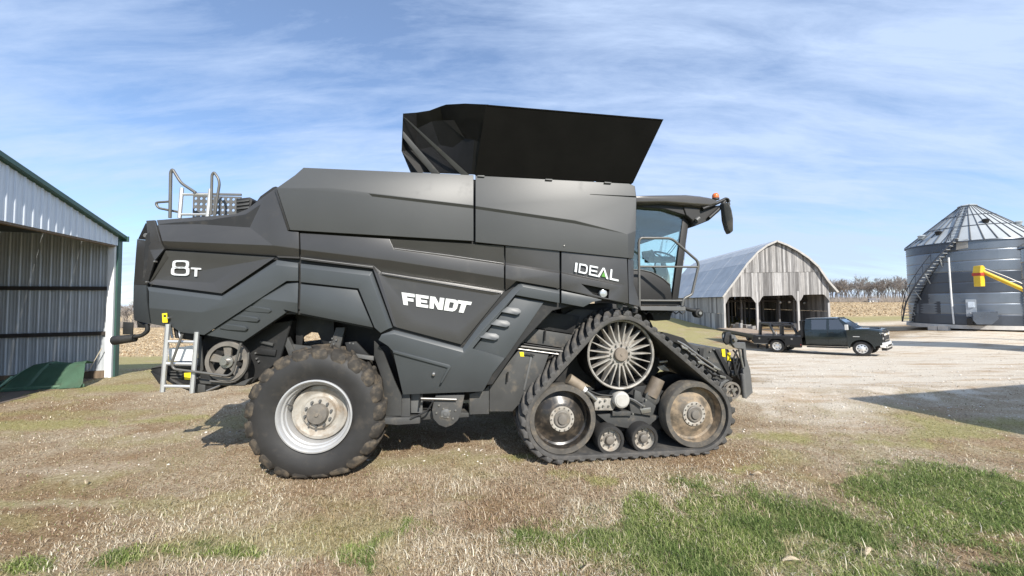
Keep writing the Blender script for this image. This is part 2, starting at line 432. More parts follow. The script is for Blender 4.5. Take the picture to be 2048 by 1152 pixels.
def gmix(f, a, b):
    m = n.new('ShaderNodeMix'); m.data_type = 'RGBA'; l.new(f, m.inputs[0]); l.new(a, m.inputs[6]); l.new(b, m.inputs[7]); return m.outputs[2]
def gattr(nm):
    a = n.new('ShaderNodeAttribute'); a.attribute_name = nm; return a.outputs['Fac']
fine = gnoise(30, 10, .78); mid = gnoise(4, 8, .7); streak = gnoise(1.1, 8, .65, (0.35, 1.6, 1)); big = gnoise(.45, 5, .6)
dry = ramp(fine, (.28, (.155, .11, .067)), (.44, (.31, .235, .155)), (.58, (.50, .415, .295)), (.72, (.68, .60, .46)))
dry2 = ramp(fine, (.30, (.135, .085, .045)), (.50, (.27, .180, .10)), (.70, (.48, .36, .22)))
base = gmix(ramp(big, (.44, (0, 0, 0)), (.58, (1, 1, 1))), dry, dry2); base = gmix(ramp(mid, (.50, (0, 0, 0)), (.66, (.8, .8, .8))), base, dry2)
grn = ramp(fine, (.30, (.06, .075, .022)), (.55, (.14, .175, .05)), (.75, (.34, .34, .15)))
mos = ramp(fine, (.28, (.15, .125, .055)), (.48, (.29, .255, .105)), (.70, (.54, .46, .27)))
bar = ramp(fine, (.30, (.20, .145, .09)), (.50, (.38, .295, .20)), (.68, (.66, .57, .45)))
grv = ramp(fine, (.28, (.33, .26, .185)), (.44, (.56, .48, .375)), (.66, (.78, .71, .59)))
grt = ramp(fine, (.28, (.24, .15, .085)), (.50, (.42, .29, .175)), (.72, (.60, .47, .33)))
grv = gmix(ramp(streak, (.50, (0, 0, 0)), (.66, (.9, .9, .9))), grv, grt)
crn = ramp(gnoise(3.0, 8, .75), (.30, (.22, .15, .085)), (.48, (.44, .325, .19)), (.66, (.62, .49, .32)))
c = gmix(gattr('bare'), base, bar); c = gmix(gattr('moss'), c, mos); c = gmix(gattr('green'), c, grn)
c = gmix(gattr('gravel'), c, grv); c = gmix(gattr('corn'), c, crn)
l.new(c, bs.inputs['Base Color'])
bp = n.new('ShaderNodeBump'); bp.inputs['Strength'].default_value = 0.9; bp.inputs['Distance'].default_value = 0.03
ad = n.new('ShaderNodeMath'); ad.operation = 'ADD'; l.new(fine, ad.inputs[0]); l.new(mid, ad.inputs[1])
l.new(ad.outputs[0], bp.inputs['Height']); l.new(bp.outputs[0], bs.inputs['Normal'])
ground = link('ground', gme, gm); tag(ground, kind='structure')
# ------------------------------------------------------------------ grass and stubble (uncountable)
def blades(name, n, dmin, dmax, azlim, keep, length, width, lean, colors, label, cat, pw=1.0, seed=1):
    """bent three-point blades; the number per square metre falls off with distance"""
    g = np.random.default_rng(seed)
    d = dmin * (dmax / dmin) ** (g.random(n) ** pw)
    a = np.radians((g.random(n) * 2 - 1) * azlim)
    Y = d; X = d * np.tan(a)
    K = keep(X, Y, g); X, Y = X[K], Y[K]; n = len(X); d = np.hypot(X, Y)
    Z = terrain(X, Y) - 0.006
    L = length(g, n, X, Y); Wd = width(g, n) * (1 + 0.10 * np.maximum(d - 4, 0))
    th = g.random(n) * 2 * np.pi; ln = lean(g, n)
    dx, dy = np.cos(th), np.sin(th)
    px_, py_ = -dy, dx
    # base, middle, tip
    mx_, my_, mz_ = dx * L * .5 * np.sin(ln * .6), dy * L * .5 * np.sin(ln * .6), L * .5 * np.cos(ln * .6)
    tx, ty, tzz = mx_ + dx * L * .5 * np.sin(ln * 1.35), my_ + dy * L * .5 * np.sin(ln * 1.35), mz_ + L * .5 * np.cos(ln * 1.35)
    tw = g.normal(0, .25, n); tx += px_ * L * tw * .4; ty += py_ * L * tw * .4
    V = np.zeros((n, 5, 3))
    V[:, 0] = np.stack([X - px_ * Wd / 2, Y - py_ * Wd / 2, Z], 1); V[:, 1] = np.stack([X + px_ * Wd / 2, Y + py_ * Wd / 2, Z], 1)
    V[:, 2] = np.stack([X + mx_ - px_ * Wd * .4, Y + my_ - py_ * Wd * .4, Z + mz_], 1); V[:, 3] = np.stack([X + mx_ + px_ * Wd * .4, Y + my_ + py_ * Wd * .4, Z + mz_], 1)
    V[:, 4] = np.stack([X + tx, Y + ty, np.maximum(Z + tzz, Z + .004)], 1)
    b = np.arange(n)[:, None] * 5
    me = np_mesh(name, V.reshape(-1, 3), b + np.array([[0, 1, 3, 2]]), b + np.array([[2, 3, 4]]))
    C = colors(g, n, X, Y)
    ca = me.attributes.new('blade', 'FLOAT_COLOR', 'POINT')
    ca.data.foreach_set('color', np.repeat(np.concatenate([C, np.ones((n, 1))], 1), 5, axis=0).astype(np.float32).ravel())
    o = link(name, me, M_BLADE)
    return tag(o, label, cat, kind='stuff')
M_BLADE = bpy.data.materials.new('grass_blade'); M_BLADE.use_nodes = True
n, l = M_BLADE.node_tree.nodes, M_BLADE.node_tree.links
bs = n['Principled BSDF']; bs.inputs['Roughness'].default_value = 0.75; bs.inputs['Specular IOR Level'].default_value = 0.25
at_ = n.new('ShaderNodeAttribute'); at_.attribute_name = 'blade'; l.new(at_.outputs['Color'], bs.inputs['Base Color'])
tl = n.new('ShaderNodeBsdfTranslucent'); l.new(at_.outputs['Color'], tl.inputs[0])
ms = n.new('ShaderNodeMixShader'); ms.inputs[0].default_value = 0.25
l.new(bs.outputs[0], ms.inputs[1]); l.new(tl.outputs[0], ms.inputs[2]); l.new(ms.outputs[0], n['Material Output'].inputs[0])
def pick(g, n, pal, wts):
    P = np.array(pal, float); k = g.choice(len(P), n, p=np.array(wts) / sum(wts)); return P[k] * g.uniform(.75, 1.2, (n, 1))
def keep_dry(X, Y, g):
    gr, m, b, r, c = zones(X, Y)
    p = np.clip(1 - 0.75 * gr - 0.8 * b - 1.2 * r - 0.35 * m, 0.0, 1) * (0.25 + 1.1 * fbm(X * 3, Y * 3, 77, 3))
    return (g.random(len(X)) < p)
def col_dry(g, n, X, Y):
    k = fbm(X * 1.3, Y * 1.3, 51, 4)[:, None]; w = sst(.42, .58, k + (.07 * sst(3.5, 4.6, Y) - .05)[:, None])
    A_ = pick(g, n, [(.58, .495, .36), (.78, .71, .57), (.46, .365, .24), (.33, .24, .15), (.50, .42, .29)], [3, 2.6, 2.2, 1.4, 2])
    B_ = pick(g, n, [(.35, .25, .16), (.25, .17, .11), (.46, .35, .24), (.64, .55, .41)], [3, 2, 2, 1.4])
    C_ = A_ * (1 - w) + B_ * w
    mm = zones(X, Y)[1][:, None]
    return C_ * (1 - .75 * mm) + .75 * mm * pick(g, n, [(.30, .30, .09), (.24, .26, .07), (.45, .40, .2)], [2, 2, 1])
blades('dry_grass', 330000, 2.45, 13.5, 58, keep_dry, lambda g, n, X, Y: g.uniform(.022, .07, n) * (1 + 1.1 * (g.random(n) < .08)) * (1 - .45 * sst(4.2, 7, np.hypot(X, Y))), lambda g, n: g.uniform(.004, .0085, n),
       lambda g, n: np.abs(g.normal(1.0, .35, n)).clip(.1, 1.5), col_dry, 'short dry tan winter grass around the harvester', 'grass', pw=.85, seed=3)
def keep_green(X, Y, g):
    gr, m, b, r, c = zones(X, Y)
    return g.random(len(X)) < np.clip(gr ** 1.4 * (.2 + 1.2 * fbm(X * 4, Y * 4, 91, 3)) + .05, 0, 1)
def col_green(g, n, X, Y):
    k = sst(.35, .65, fbm(X * 2.5, Y * 2.5, 61, 3))[:, None]
    a_ = pick(g, n, [(.10, .155, .040), (.145, .205, .055), (.22, .275, .09), (.38, .40, .18)], [3, 3, 2.4, 1.4])
    b_ = pick(g, n, [(.17, .23, .055), (.24, .30, .08), (.38, .41, .17), (.62, .55, .34)], [3, 3, 2.4, 1.6])
    return a_ * (1 - k) + b_ * k
blades('green_grass', 520000, 2.45, 8.5, 58, keep_green, lambda g, n, X, Y: g.uniform(.025, .088, n) * (1 + .6 * (g.random(n) < .06)) * (.40 + .65 * zones(X, Y)[0]), lambda g, n: g.uniform(.003, .0065, n),
       lambda g, n: np.abs(g.normal(.95, .4, n)).clip(.05, 1.45), col_green, 'lush green grass patches in the near right foreground', 'grass', pw=1.15, seed=5)
def keep_corn(X, Y, g):
    c = zones(X, Y)[4]; return (c > .5) & ((np.abs(X / Y) > .5)) & (g.random(len(X)) < .9)
blades('corn_stubble', 150000, 21, 190, 57, keep_corn, lambda g, n, X, Y: g.uniform(.05, .24, n) * np.where(X < 0, .6, 1), lambda g, n: g.uniform(.012, .03, n),
       lambda g, n: np.abs(g.normal(.75, .5, n)).clip(.0, 1.5), lambda g, n, X, Y: pick(g, n, [(.56, .44, .28), (.68, .56, .38), (.42, .30, .17), (.28, .19, .11)], [3, 2.2, 2.2, 1.2]),
       'pale harvested corn stubble covering the far fields', 'stubble', pw=.8, seed=9)
# dead husks lying in the grass
hk = np.random.default_rng(4)
for k, (px, py, ln_) in enumerate([(1515, 951, .10), (1435, 997, .14), (1582, 1125, .13), (1737, 1108, .12), (1175, 1143, .16), (172, 968, .07)]):
    c = at_z(px, py, 0.0); z0 = tz(c.x, c.y) + .03; a = hk.uniform(0, 6.3)
    bm = bmesh.new(); rows = []
    for i in range(7):
        t = i / 6; wv = .012 * math.sin(math.pi * min(1, t * .9 + .08)) + .003
        ctr_ = Vector((math.cos(a) * ln_ * (t - .5), math.sin(a) * ln_ * (t - .5), .022 * math.sin(t * 3) + .012 * t))
        sd = Vector((-math.sin(a), math.cos(a), .5)) * wv
        rows.append([bm.verts.new(ctr_ - sd), bm.verts.new(ctr_ + Vector((0, 0, wv * .7))), bm.verts.new(ctr_ + sd)])
    for p, q in zip(rows, rows[1:]):
        for m_ in (0, 1): bm.faces.new((p[m_], p[m_ + 1], q[m_ + 1], q[m_]))
    bmesh.ops.solidify(bm, geom=bm.faces[:], thickness=.002)
    where = ['beside a dark clod right of the track', 'at the upper left of the green patch', 'in the green grass near the bottom edge, left one', 'in the green grass near the bottom edge, right one', 'at the bottom edge under the track', 'in dry grass at the far left'][k]
    o = from_bm('corn_husk', bm, mat('husk', (.70, .60, .44), .8, 0, .15, 30), loc=(c.x, c.y, z0))
    tag(o, 'pale dry corn husk ' + where, 'husk', 'corn husks lying in the grass')

# loose stones on the yard and on worn spots
st = np.random.default_rng(21); ns = 26000
d = 2.9 * (24 / 2.9) ** (st.random(ns) ** .8); a_ = np.radians(st.uniform(-54, 57, ns)); SXx, SYy = d * np.tan(a_), d
zz = zones(SXx, SYy); kp = st.random(ns) < np.clip(zz[3] * .9 + zz[2] * .35 + .012, 0, 1); SXx, SYy = SXx[kp], SYy[kp]; ns = len(SXx)
ico = np.array([(1, 0, 0), (-1, 0, 0), (0, 1, 0), (0, -1, 0), (0, 0, 1), (0, 0, -1)], float)
ift = np.array([(0, 2, 4), (2, 1, 4), (1, 3, 4), (3, 0, 4), (2, 0, 5), (1, 2, 5), (3, 1, 5), (0, 3, 5)])
sz = np.minimum(st.lognormal(-4.7, .45, ns), .022)[:, None, None] * (1 + .03 * SYy[:, None, None])
SV = ico[None] * (sz * st.uniform(.6, 1.4, (ns, 6, 1))) * np.array([1, 1, .6]); an_ = st.uniform(0, 6.3, ns)
rx_ = SV[:, :, 0] * np.cos(an_)[:, None] - SV[:, :, 1] * np.sin(an_)[:, None]; ry_ = SV[:, :, 0] * np.sin(an_)[:, None] + SV[:, :, 1] * np.cos(an_)[:, None]
SV = np.stack([rx_ + SXx[:, None], ry_ + SYy[:, None], SV[:, :, 2] + (terrain(SXx, SYy) + sz[:, 0, 0] * .15)[:, None]], -1)
me = np_mesh('loose_gravel', SV.reshape(-1, 3), None, (ift[None] + (np.arange(ns) * 6)[:, None, None]).reshape(-1, 3))
ca = me.attributes.new('blade', 'FLOAT_COLOR', 'POINT')
cc = pick(st, ns, [(.62, .56, .48), (.74, .69, .62), (.44, .36, .28), (.30, .24, .18)], [3, 2.5, 2, 1])
ca.data.foreach_set('color', np.repeat(np.concatenate([cc, np.ones((ns, 1))], 1), 6, axis=0).astype(np.float32).ravel())
M_STONE = mat('stone', (.5, .45, .38), .9); n, l = M_STONE.node_tree.nodes, M_STONE.node_tree.links
at_ = n.new('ShaderNodeAttribute'); at_.attribute_name = 'blade'; l.new(at_.outputs['Color'], n['Principled BSDF'].inputs['Base Color'])
tag(link('loose_gravel', me, M_STONE), 'loose pale gravel scattered over the yard and bare spots', 'gravel', kind='stuff')
# ------------------------------------------------------------------ combine harvester
CB = empty('combine_harvester', (-2.44, 4.6, 0), R(7.2), 'large dark grey combine harvester with front tracks and open grain tank', 'combine')
_cbR = Matrix.Rotation(R(7.2), 4, 'Z'); _cbI = (Matrix.Translation((-2.44, 4.6, 0)) @ _cbR).inverted()
_o = _cbI @ CAMP
def L(px, py, yl=0.0):
    """point of the harvester (its own axes: x forward, y inward, z up) seen at a photo point, yl metres inside its near side"""
    d = _cbI.to_3x3() @ ray(px, py)
    return _o + d * ((yl - _o.y) / d.y)
WIDTH = 3.30
def FM(name, material, V, F, thick=.03, bev=.005, parent=None, sm=20, tri=True):
    """faceted body panel from measured corners; thickened inward, edges rounded"""
    bm = bmesh.new()
    P = [L(*v) for v in V]
    A_ = [bm.verts.new(p) for p in P]
    fs = []
    for f in F:
        fc = bm.faces.new([A_[i] for i in f]); fs.append(fc)
    bm.normal_update()
    for fc in fs:
        if fc.normal.y > 0: fc.normal_flip()
    B_ = [bm.verts.new(p + Vector((0, thick, 0))) for p in P]
    ix = {v: i for i, v in enumerate(A_)}
    for fc in list(fs):
        bm.faces.new([B_[ix[v]] for v in fc.verts][::-1])
    bnd = [e for e in bm.edges if len(e.link_faces) == 1 and e.verts[0] in ix and e.verts[1] in ix]
    for e in bnd:
        lp = e.link_loops[0]; a = lp.vert; b = lp.link_loop_next.vert
        bm.faces.new((b, a, B_[ix[a]], B_[ix[b]]))
    bmesh.ops.recalc_face_normals(bm, faces=bm.faces[:])
    bevel_sharp(bm, bev, 18, 2)
    return from_bm(name, bm, material, parent or CB, sm)
def PP(name, material, pts, yl, thick=.03, bev=.005, parent=None):
    """flat panel with a measured outline"""
    return FM(name, material, [(p[0], p[1], p[2] if len(p) > 2 else yl) for p in pts], [list(range(len(pts)))], thick, bev, parent)
def PT(name, material, pts, r, yl=0.0, seg=8, rad=.05, parent=None):
    return tube(name, parent or CB, material, [L(p[0], p[1], p[2] if len(p) > 2 else yl) for p in pts], r, seg, rad)

# --- dark inner body that the skin panels hang on
def core(name, material, pts, y0, y1):
    P = [L(p[0], p[1], y0 if y0 < 1 else .05) for p in pts]
    P = [Vector((p.x, y0, p.z)) for p in P]
    return plate(name, CB, material, P, (0, y1 - y0, 0), .01)
core('body_shell', M_DARK, [(283, 560), (290, 470), (318, 447), (425, 438), (490, 428), (555, 385), (610, 342), (1258, 374), (1255, 600), (1190, 600), (1105, 622), (1040, 690), (985, 770), (810, 780), (765, 660), (590, 618), (480, 664), (330, 648)], .075, WIDTH - .05)
# far side skin, plain
core('far_side_panel', M_SKIRT, [(300, 560), (310, 470), (330, 447), (490, 428), (610, 345), (1250, 376), (1245, 590), (1190, 600), (1040, 700), (985, 770), (810, 780), (765, 660), (590, 618), (480, 664), (330, 640)], WIDTH - .049, WIDTH)

# --- grain tank side panels
FM('tank_side_panel', M_TANK, [(607, 335, .04), (947, 350, .02), (947, 411, -.045), (739, 387, -.045), (655, 376, -.045), (553, 376, -.035), (947, 417, -.02), (746, 393, -.02), (947, 482, -.035), (580, 460, -.035), (590, 350, .01)],
   [(10, 0, 1, 4, 5), (1, 2, 3, 4), (3, 2, 6, 7), (7, 6, 8, 9), (4, 3, 7, 9, 5)], .05, .007)
FM('tank_side_panel', M_TANK, [(951, 350, .02), (1258, 367, .02), (1270, 372, .03), (1273, 394, .0), (951, 412, -.045), (1150, 441, -.045), (1256, 468, -.03), (1272, 462, .03), (951, 418, -.02), (1148, 447, -.02), (951, 484, -.035), (1256, 516, -.02), (1267, 517, .05)],
   [(0, 1, 2, 3, 5, 4), (3, 7, 6, 5), (4, 5, 9, 8), (5, 6, 9), (8, 9, 6, 11, 10), (6, 7, 12, 11)], .05, .007)
FM('tank_side_step', M_TANK, [(1180, 388, -.012), (1272, 392, -.02), (1272, 398, .015), (1245, 393, .012)], [(0, 1, 2, 3)], .03, .003)

# --- upper rear hood
FM('engine_hood_panel', M_PAINT, [(313, 440, .10), (432, 431, .12), (470, 428, .12), (494, 418, .12), (515, 402, .11), (549, 378, .02), (529, 402, .06), (577, 462, -.01), (597, 464, -.015), (598, 498, -.02), (546, 491, -.02), (500, 455, .075), (324, 482, -.01), (331, 498, .05), (553, 512, .05), (598, 514, .05), (598, 517, .02), (556, 515, .02)],
   [(0, 1, 11, 12), (1, 2, 3, 11), (3, 4, 6, 11), (4, 5, 6), (5, 7, 10, 6), (6, 10, 11), (11, 10, 12), (7, 8, 9, 10), (12, 10, 14, 13), (10, 9, 15, 14), (14, 15, 16, 17)], .04, .006)
FM('tank_corner_trim', M_PAINT, [(548, 377, -.02), (552, 376, -.03), (579, 460, -.03), (575, 461, -.015)], [(0, 1, 2, 3)], .06, .003)
# --- rear corner panels
FM('rear_corner_panel', M_PAINT, [(292, 441, .10), (309, 440, .10), (321, 483, .0), (295, 481, .09), (274, 478, .24), (272, 500, .22), (300, 500, .06), (328, 498, .02), (294, 569.5, .02), (267, 570, .20), (309, 521, .0)],
   [(0, 1, 2, 3), (3, 2, 7, 6), (4, 3, 6, 5), (5, 6, 10, 8, 9), (6, 7, 10)], .03, .006)
PP('rear_vent_recess', M_BLACK, [(291, 446, .16), (294, 480, .16), (276, 478, .27)], .2, .02, .002)
lathe('work_lamp', CB, M_GREYMETAL, [(0, -.02), (.022, -.02), (.03, -.01), (.03, .05), (0, .05)], 16, L(291, 471, .10).x, L(291, 471, .10).z, loc=(0, .115, 0))
FM('rear_corner_panel', M_SKIRT, [(267, 569.6, .20), (292, 570.5, .02), (293, 600, .0), (300, 648, .05), (268, 641, .23), (266, 616, .22)], [(0, 1, 2, 5), (5, 2, 3, 4)], .03, .006)
PP('corner_backing', M_BLACK, [(276, 485), (330, 470), (335, 640), (276, 632)], .29, .05, .003)
# --- 8T side door
FM('rear_side_door', M_PAINT, [(331, 501, .02), (550, 515, .02), (443, 587, .02), (297, 568, .02), (338, 515, .045), (494, 525, .045), (426, 566, .055), (306, 559, .05)],
   [(0, 1, 5, 4), (1, 2, 6, 5), (2, 3, 7, 6), (3, 0, 4, 7), (4, 5, 6, 7)], .03, .006)
# --- rear lower skirt
FM('rear_skirt', M_SKIRT, [(294, 573, .03), (444, 592, .03), (554, 520, .03), (596, 526, .03), (596, 562, .0), (573, 562, .0), (518, 598, .0), (408, 670, .02), (362, 665, .05), (348, 656, .06), (302, 648, .06), (297, 582, .0), (443, 600, .0), (551, 530, .0), (596, 535, .0), (298, 616, -.01), (402, 625, -.01)],
   [(0, 1, 12, 11), (1, 2, 13, 12), (2, 3, 14, 13), (11, 12, 16, 15), (12, 13, 5, 6, 16), (13, 14, 4, 5), (15, 16, 8, 9, 10), (16, 6, 7, 8)], .03, .006)
FM('vented_skirt', M_SKIRT, [(573, 566, .045), (596, 565, .03), (595, 606, .02), (510, 596, .02), (595, 626, .06), (571, 626, .06), (487, 683, .07), (411, 670, .05), (500, 612, .04), (567, 619, .045)],
   [(0, 1, 2, 3), (3, 2, 4, 9, 8), (8, 9, 5, 6, 7)], .03, .005)
for (a, b) in ((500, 612), (476, 630), (452, 648)):
    FM('louvre', M_SKIRT, [(a - 14, b + 9, .03), (a, b, .03), (a + 38, b + 5, .02), (a + 42, b + 10, .02), (a + 38, b + 14, .035), (a + 4, b + 12, .04)], [(0, 1, 2, 3, 4, 5)], .035, .006)
PP('wheel_arch_lip', M_DARK, [(411, 672), (487, 685), (572, 628), (597, 629), (748, 659), (740, 650), (600, 618), (560, 617), (480, 670)], .10, .05, .003)

# --- mid panels
FM('side_door', M_PAINT, [(600, 466, .0), (779, 478, .0), (948, 488, 0), (1008, 492, 0), (787, 495, .06), (1008, 526, .06), (788, 499, -.015), (1008, 530, -.015), (601, 499, -.02), (780, 521, -.02), (1008, 556, -.02),
    (601, 514, .055), (747, 531, .055), (762, 544, .065), (1008, 582, .065), (601, 519, .0), (746, 537, .0), (757, 548, .04), (1004, 588, .04), (794, 655, .035), (922, 689, .03), (787, 652, .01), (835, 640, .055), (915, 660, .055), (775, 555, .055), (985, 590, .055)],
   [(0, 1, 6, 8), (8, 6, 9), (1, 4, 6), (1, 2, 3, 5, 4), (4, 5, 7, 6), (6, 7, 10, 9), (8, 9, 12, 11), (9, 10, 14, 13, 12), (11, 12, 16, 15), (13, 14, 18, 17), (12, 13, 17), (16, 12, 17), (16, 17, 19, 21),
    (17, 18, 25, 24), (17, 24, 22, 19), (19, 22, 23, 20), (18, 20, 23, 25), (24, 25, 23, 22)], .03, .005, sm=24)
FM('front_side_door', M_PAINT, [(1011, 492, 0), (1119, 501, 0), (1011, 526, .06), (1119, 543, .03), (1011, 530, -.015), (1119, 547, -.012), (1011, 557, -.02), (1033, 562, -.018), (1119, 577, -.01), (1040, 563, -.015), (1011, 582, .06), (1008, 585, .06)],
   [(0, 1, 3, 2), (2, 3, 5, 4), (4, 5, 8, 9, 7, 6), (6, 7, 10)], .03, .005, sm=24)
FM('cab_side_panel', M_PAINT, [(1123, 503, 0), (1254, 517, 0), (1123, 543, .03), (1244, 569, .015), (1123, 547, -.012), (1244, 573, -.012), (1123, 578, -.01), (1204, 597, -.01), (1257, 607, .0), (1256, 569, .0), (1163, 568, -.012), (1219, 579, -.012), (1217, 597, -.006), (1187, 589, -.01)],
   [(0, 1, 9, 3, 2), (2, 3, 5, 4), (4, 5, 11, 10), (4, 10, 13, 7, 6), (3, 9, 8, 12, 11, 5), (12, 8, 7), (13, 12, 7)], .03, .004, sm=24)
FM('cab_corner_panel', M_PAINT, [(1256, 518, .01), (1267, 519, .12), (1268, 568, .14), (1281, 613, .10), (1258, 608, .01), (1257, 569, .0)], [(0, 1, 2, 5), (5, 2, 3, 4)], .03, .004)
PP('lamp_recess', M_BLACK, [(1160, 565), (1222, 576), (1221, 600), (1184, 592)], .075, .02, .002)
p_ = L(1207, 587, .02)
lathe('side_lamp', CB, M_LENS, [(0, -.012), (.03, -.008), (.05, .0), (.056, .012), (.056, .05), (0, .05)], 20, p_.x, p_.z, loc=(0, .015, 0))
# thin steel tubes standing in for the sunlit gleam along the ledges
for pts in ([(602, 516), (746, 534)], [(764, 546), (1004, 584)], [(789, 497), (900, 511), (1007, 527)]):
    PT('bright_moulding', M_STEEL, pts, .0055, .012 if pts[0][1] < 515 else .02, 6, 0)

# --- big front skirt
FM('skirt_strap', M_SKIRT, [(601, 527, .03), (744, 543, .03), (785, 655, .03), (761, 666, .0), (749, 655, .0), (717, 577, .0), (601, 564, .0), (601, 535, .0), (739, 551, .0), (778, 657, .0)],
   [(0, 1, 8, 7), (1, 2, 9, 8), (7, 8, 5, 6), (8, 9, 3, 4, 5)], .03, .005)
FM('lower_strip_panel', M_SKIRT, [(601, 568, .03), (714, 580, .03), (746, 655, .04), (599, 626, .05), (600, 606, .015), (738, 637, .015)], [(0, 1, 5, 4), (4, 5, 2, 3)], .03, .005)
FM('front_skirt', M_SKIRT, [(788, 660, .03), (925, 696, .03), (961, 647, .03), (1025, 578, .03), (1041, 565, .03), (1119, 579, .03), (1119, 606, .0), (1031, 590, .0), (945, 697, .0), (985, 748, .0), (966, 783, .07), (806, 789, .07), (786, 703, .0), (776, 692, .0), (757, 680, .0), (763, 669, .0),
    (789, 668, .0), (927, 705, .0), (967, 656, .0), (1046, 573, .0), (1119, 587, .0), (898, 731, -.01), (880, 767, .055), (870, 760, .03), (1010, 716, .02)],
   [(0, 1, 17, 16), (1, 2, 18, 17), (2, 3, 4, 19, 18), (4, 5, 20, 19), (15, 0, 16), (19, 20, 6, 7), (18, 19, 7, 8, 17), (16, 17, 8, 9, 21), (15, 16, 21, 12, 13, 14), (12, 21, 22, 11), (21, 9, 10, 22), (22, 10, 11), (8, 24, 9)], .03, .005)
FM('vented_skirt', M_SKIRT, [(1031, 594, .05), (1060, 600, .055), (1088, 604, .05), (1011, 716, .03), (948, 698, .05), (985, 694, .04)], [(0, 1, 5, 4), (1, 2, 3, 5), (4, 5, 3)], .03, .004)
for (a, b) in ((1012, 613), (990, 638), (968, 664)):
    FM('louvre', M_SKIRT, [(a - 10, b + 11, -.01), (a + 2, b, .02), (a + 24, b + 3, .01), (a + 31, b + 8, .0), (a + 30, b + 13, -.012), (a + 22, b + 17, -.015)], [(0, 1, 2, 3, 4, 5)], .04, .006)
PP('skirt_crease', M_SKIRT, [(785, 700), (899, 730), (902, 734), (884, 766), (880, 766), (895, 736), (786, 706)], -.022, .05, .008)
FM('arch_skirt', M_SKIRT, [(1123, 580, .02), (1205, 600, .0), (1167, 614, .0), (1123, 606, .0), (1123, 590, .0), (1185, 604, .0)], [(0, 1, 5, 4), (4, 5, 2, 3)], .03, .004)
for (px, py, r) in ((867, 749, .02), (335, 636, .012)):
    q = L(px, py, -.01); lathe('panel_latch', CB, M_STEEL, [(0, -.012), (r * .5, -.012), (r, -.004), (r, .03), (0, .03)], 16, q.x, q.z, loc=(0, .0, 0))
for (px, py, r) in ((1128, 492, .012), (309, 523, .012), (293, 564, .010)):
    q = L(px, py, -.03); lathe('panel_bolt', CB, M_STEEL, [(0, -.012), (r * .6, -.01), (r, -.002), (r, .03), (0, .03)], 12, q.x, q.z, loc=(0, -.03, 0))
PP('warning_label', M_YELLOW, [(324, 627), (334, 626), (335, 645), (325, 645)], -.006, .004, .0)
PP('warning_label', M_BLACK, [(327, 630), (332, 630), (332, 634), (327, 634)], -.008, .002, 0, parent=None)

# --- lettering (raised bright letters)
def stroke_letters(quads_letters, yl, material, name, th=.012):
    for corners, polys in quads_letters:
        TL, TR, BR, BL = [Vector((c[0], c[1], 0)) for c in corners]
        bm = bmesh.new()
        for poly in polys:
            P = []
            for (s, t) in poly:
                q = (TL * (1 - s) + TR * s) * (1 - t) + (BL * (1 - s) + BR * s) * t
                P.append(L(q.x, q.y, yl))
            plate_bm(bm, P, (0, th, 0))
        from_bm(name, bm, material, CB, sm=0)
def rect(a, b, c, d): return [(a, b), (c, b), (c, d), (a, d)]
FONT = {
 'F': [rect(0, 0, .38, 1), rect(.38, 0, 1, .27), rect(.38, .40, .88, .65)],
 'E': [rect(0, 0, .38, 1), rect(.38, 0, 1, .25), rect(.38, .39, .9, .61), rect(.38, .75, 1, 1)],
 'N': [rect(0, 0, .32, 1), rect(.68, 0, 1, 1), [(.32, 0), (.36, 0), (.68, .52), (.68, 1), (.64, 1), (.32, .48)]],
 'D': [rect(0, 0, .34, 1), [(.34, 0), (.72, 0), (.90, .10), (.66, .26), (.34, .26)], [(.90, .10), (1, .30), (1, .70), (.90, .90), (.66, .74), (.66, .26)], [(.90, .90), (.72, 1), (.34, 1), (.34, .74), (.66, .74)]],
 'T': [rect(0, 0, 1, .28), rect(.31, .28, .69, 1)],
 'i': [rect(0, 0, 1, 1)],
 'd': [rect(0, 0, .16, 1), [(.16, 0), (.75, 0), (.93, .12), (.80, .24), (.70, .18), (.16, .18)], [(.93, .12), (1, .3), (1, .70), (.93, .88), (.80, .76), (.83, .66), (.83, .34), (.80, .24)], [(.93, .88), (.75, 1), (.16, 1), (.16, .82), (.70, .82), (.80, .76)]],
 'e': [rect(0, 0, .18, 1), rect(.18, 0, 1, .17), rect(.18, .42, .95, .58), rect(.18, .83, 1, 1)],
 'a': [[(.42, 0), (.58, 0), (.19, 1), (0, 1)], [(.50, .18), (.58, 0), (1, 1), (.82, 1)]],
 'l': [rect(0, 0, .2, 1), rect(.2, .83, 1, 1)],
 't': [rect(0, 0, 1, .18), rect(.38, .18, .62, 1)],
 '8': [],
}
def ringseg(cx, cy, rx, ry, w, h):
    out = []; N = 20
    def sp(k, a, b):
        c, s = math.cos(2 * math.pi * k / N), math.sin(2 * math.pi * k / N)
        return (cx + a * math.copysign(abs(c) ** .5, c), cy + b * math.copysign(abs(s) ** .5, s))
    for k in range(N): out.append([sp(k, rx, ry), sp(k + 1, rx, ry), sp(k + 1, rx - w, ry - h), sp(k, rx - w, ry - h)])
    return out
FONT['8'] = ringseg(.5, .27, .46, .27, .15, .105) + ringseg(.5, .71, .5, .29, .16, .105)
def word(TLx, TLy, TRx, TRy, BRx, BRy, BLx, BLy, letters, yl, material, slant=0, name='letter'):
    tot = []
    tl, tr, br, bl = Vector((TLx, TLy)), Vector((TRx, TRy)), Vector((BRx, BRy)), Vector((BLx, BLy))
    for ch, a, b in letters:
        tot.append(((tl.lerp(tr, a), tl.lerp(tr, b), bl.lerp(br, b), bl.lerp(br, a)), FONT[ch]))
    stroke_letters(tot, yl, material, name)
word(803, 584.5, 944, 604, 935, 627, 807, 609.5, [('F', 0, .185), ('E', .20, .385), ('N', .405, .61), ('D', .63, .82), ('T', .80, 1.0)], .042, M_CHROME, name='brand_letter')
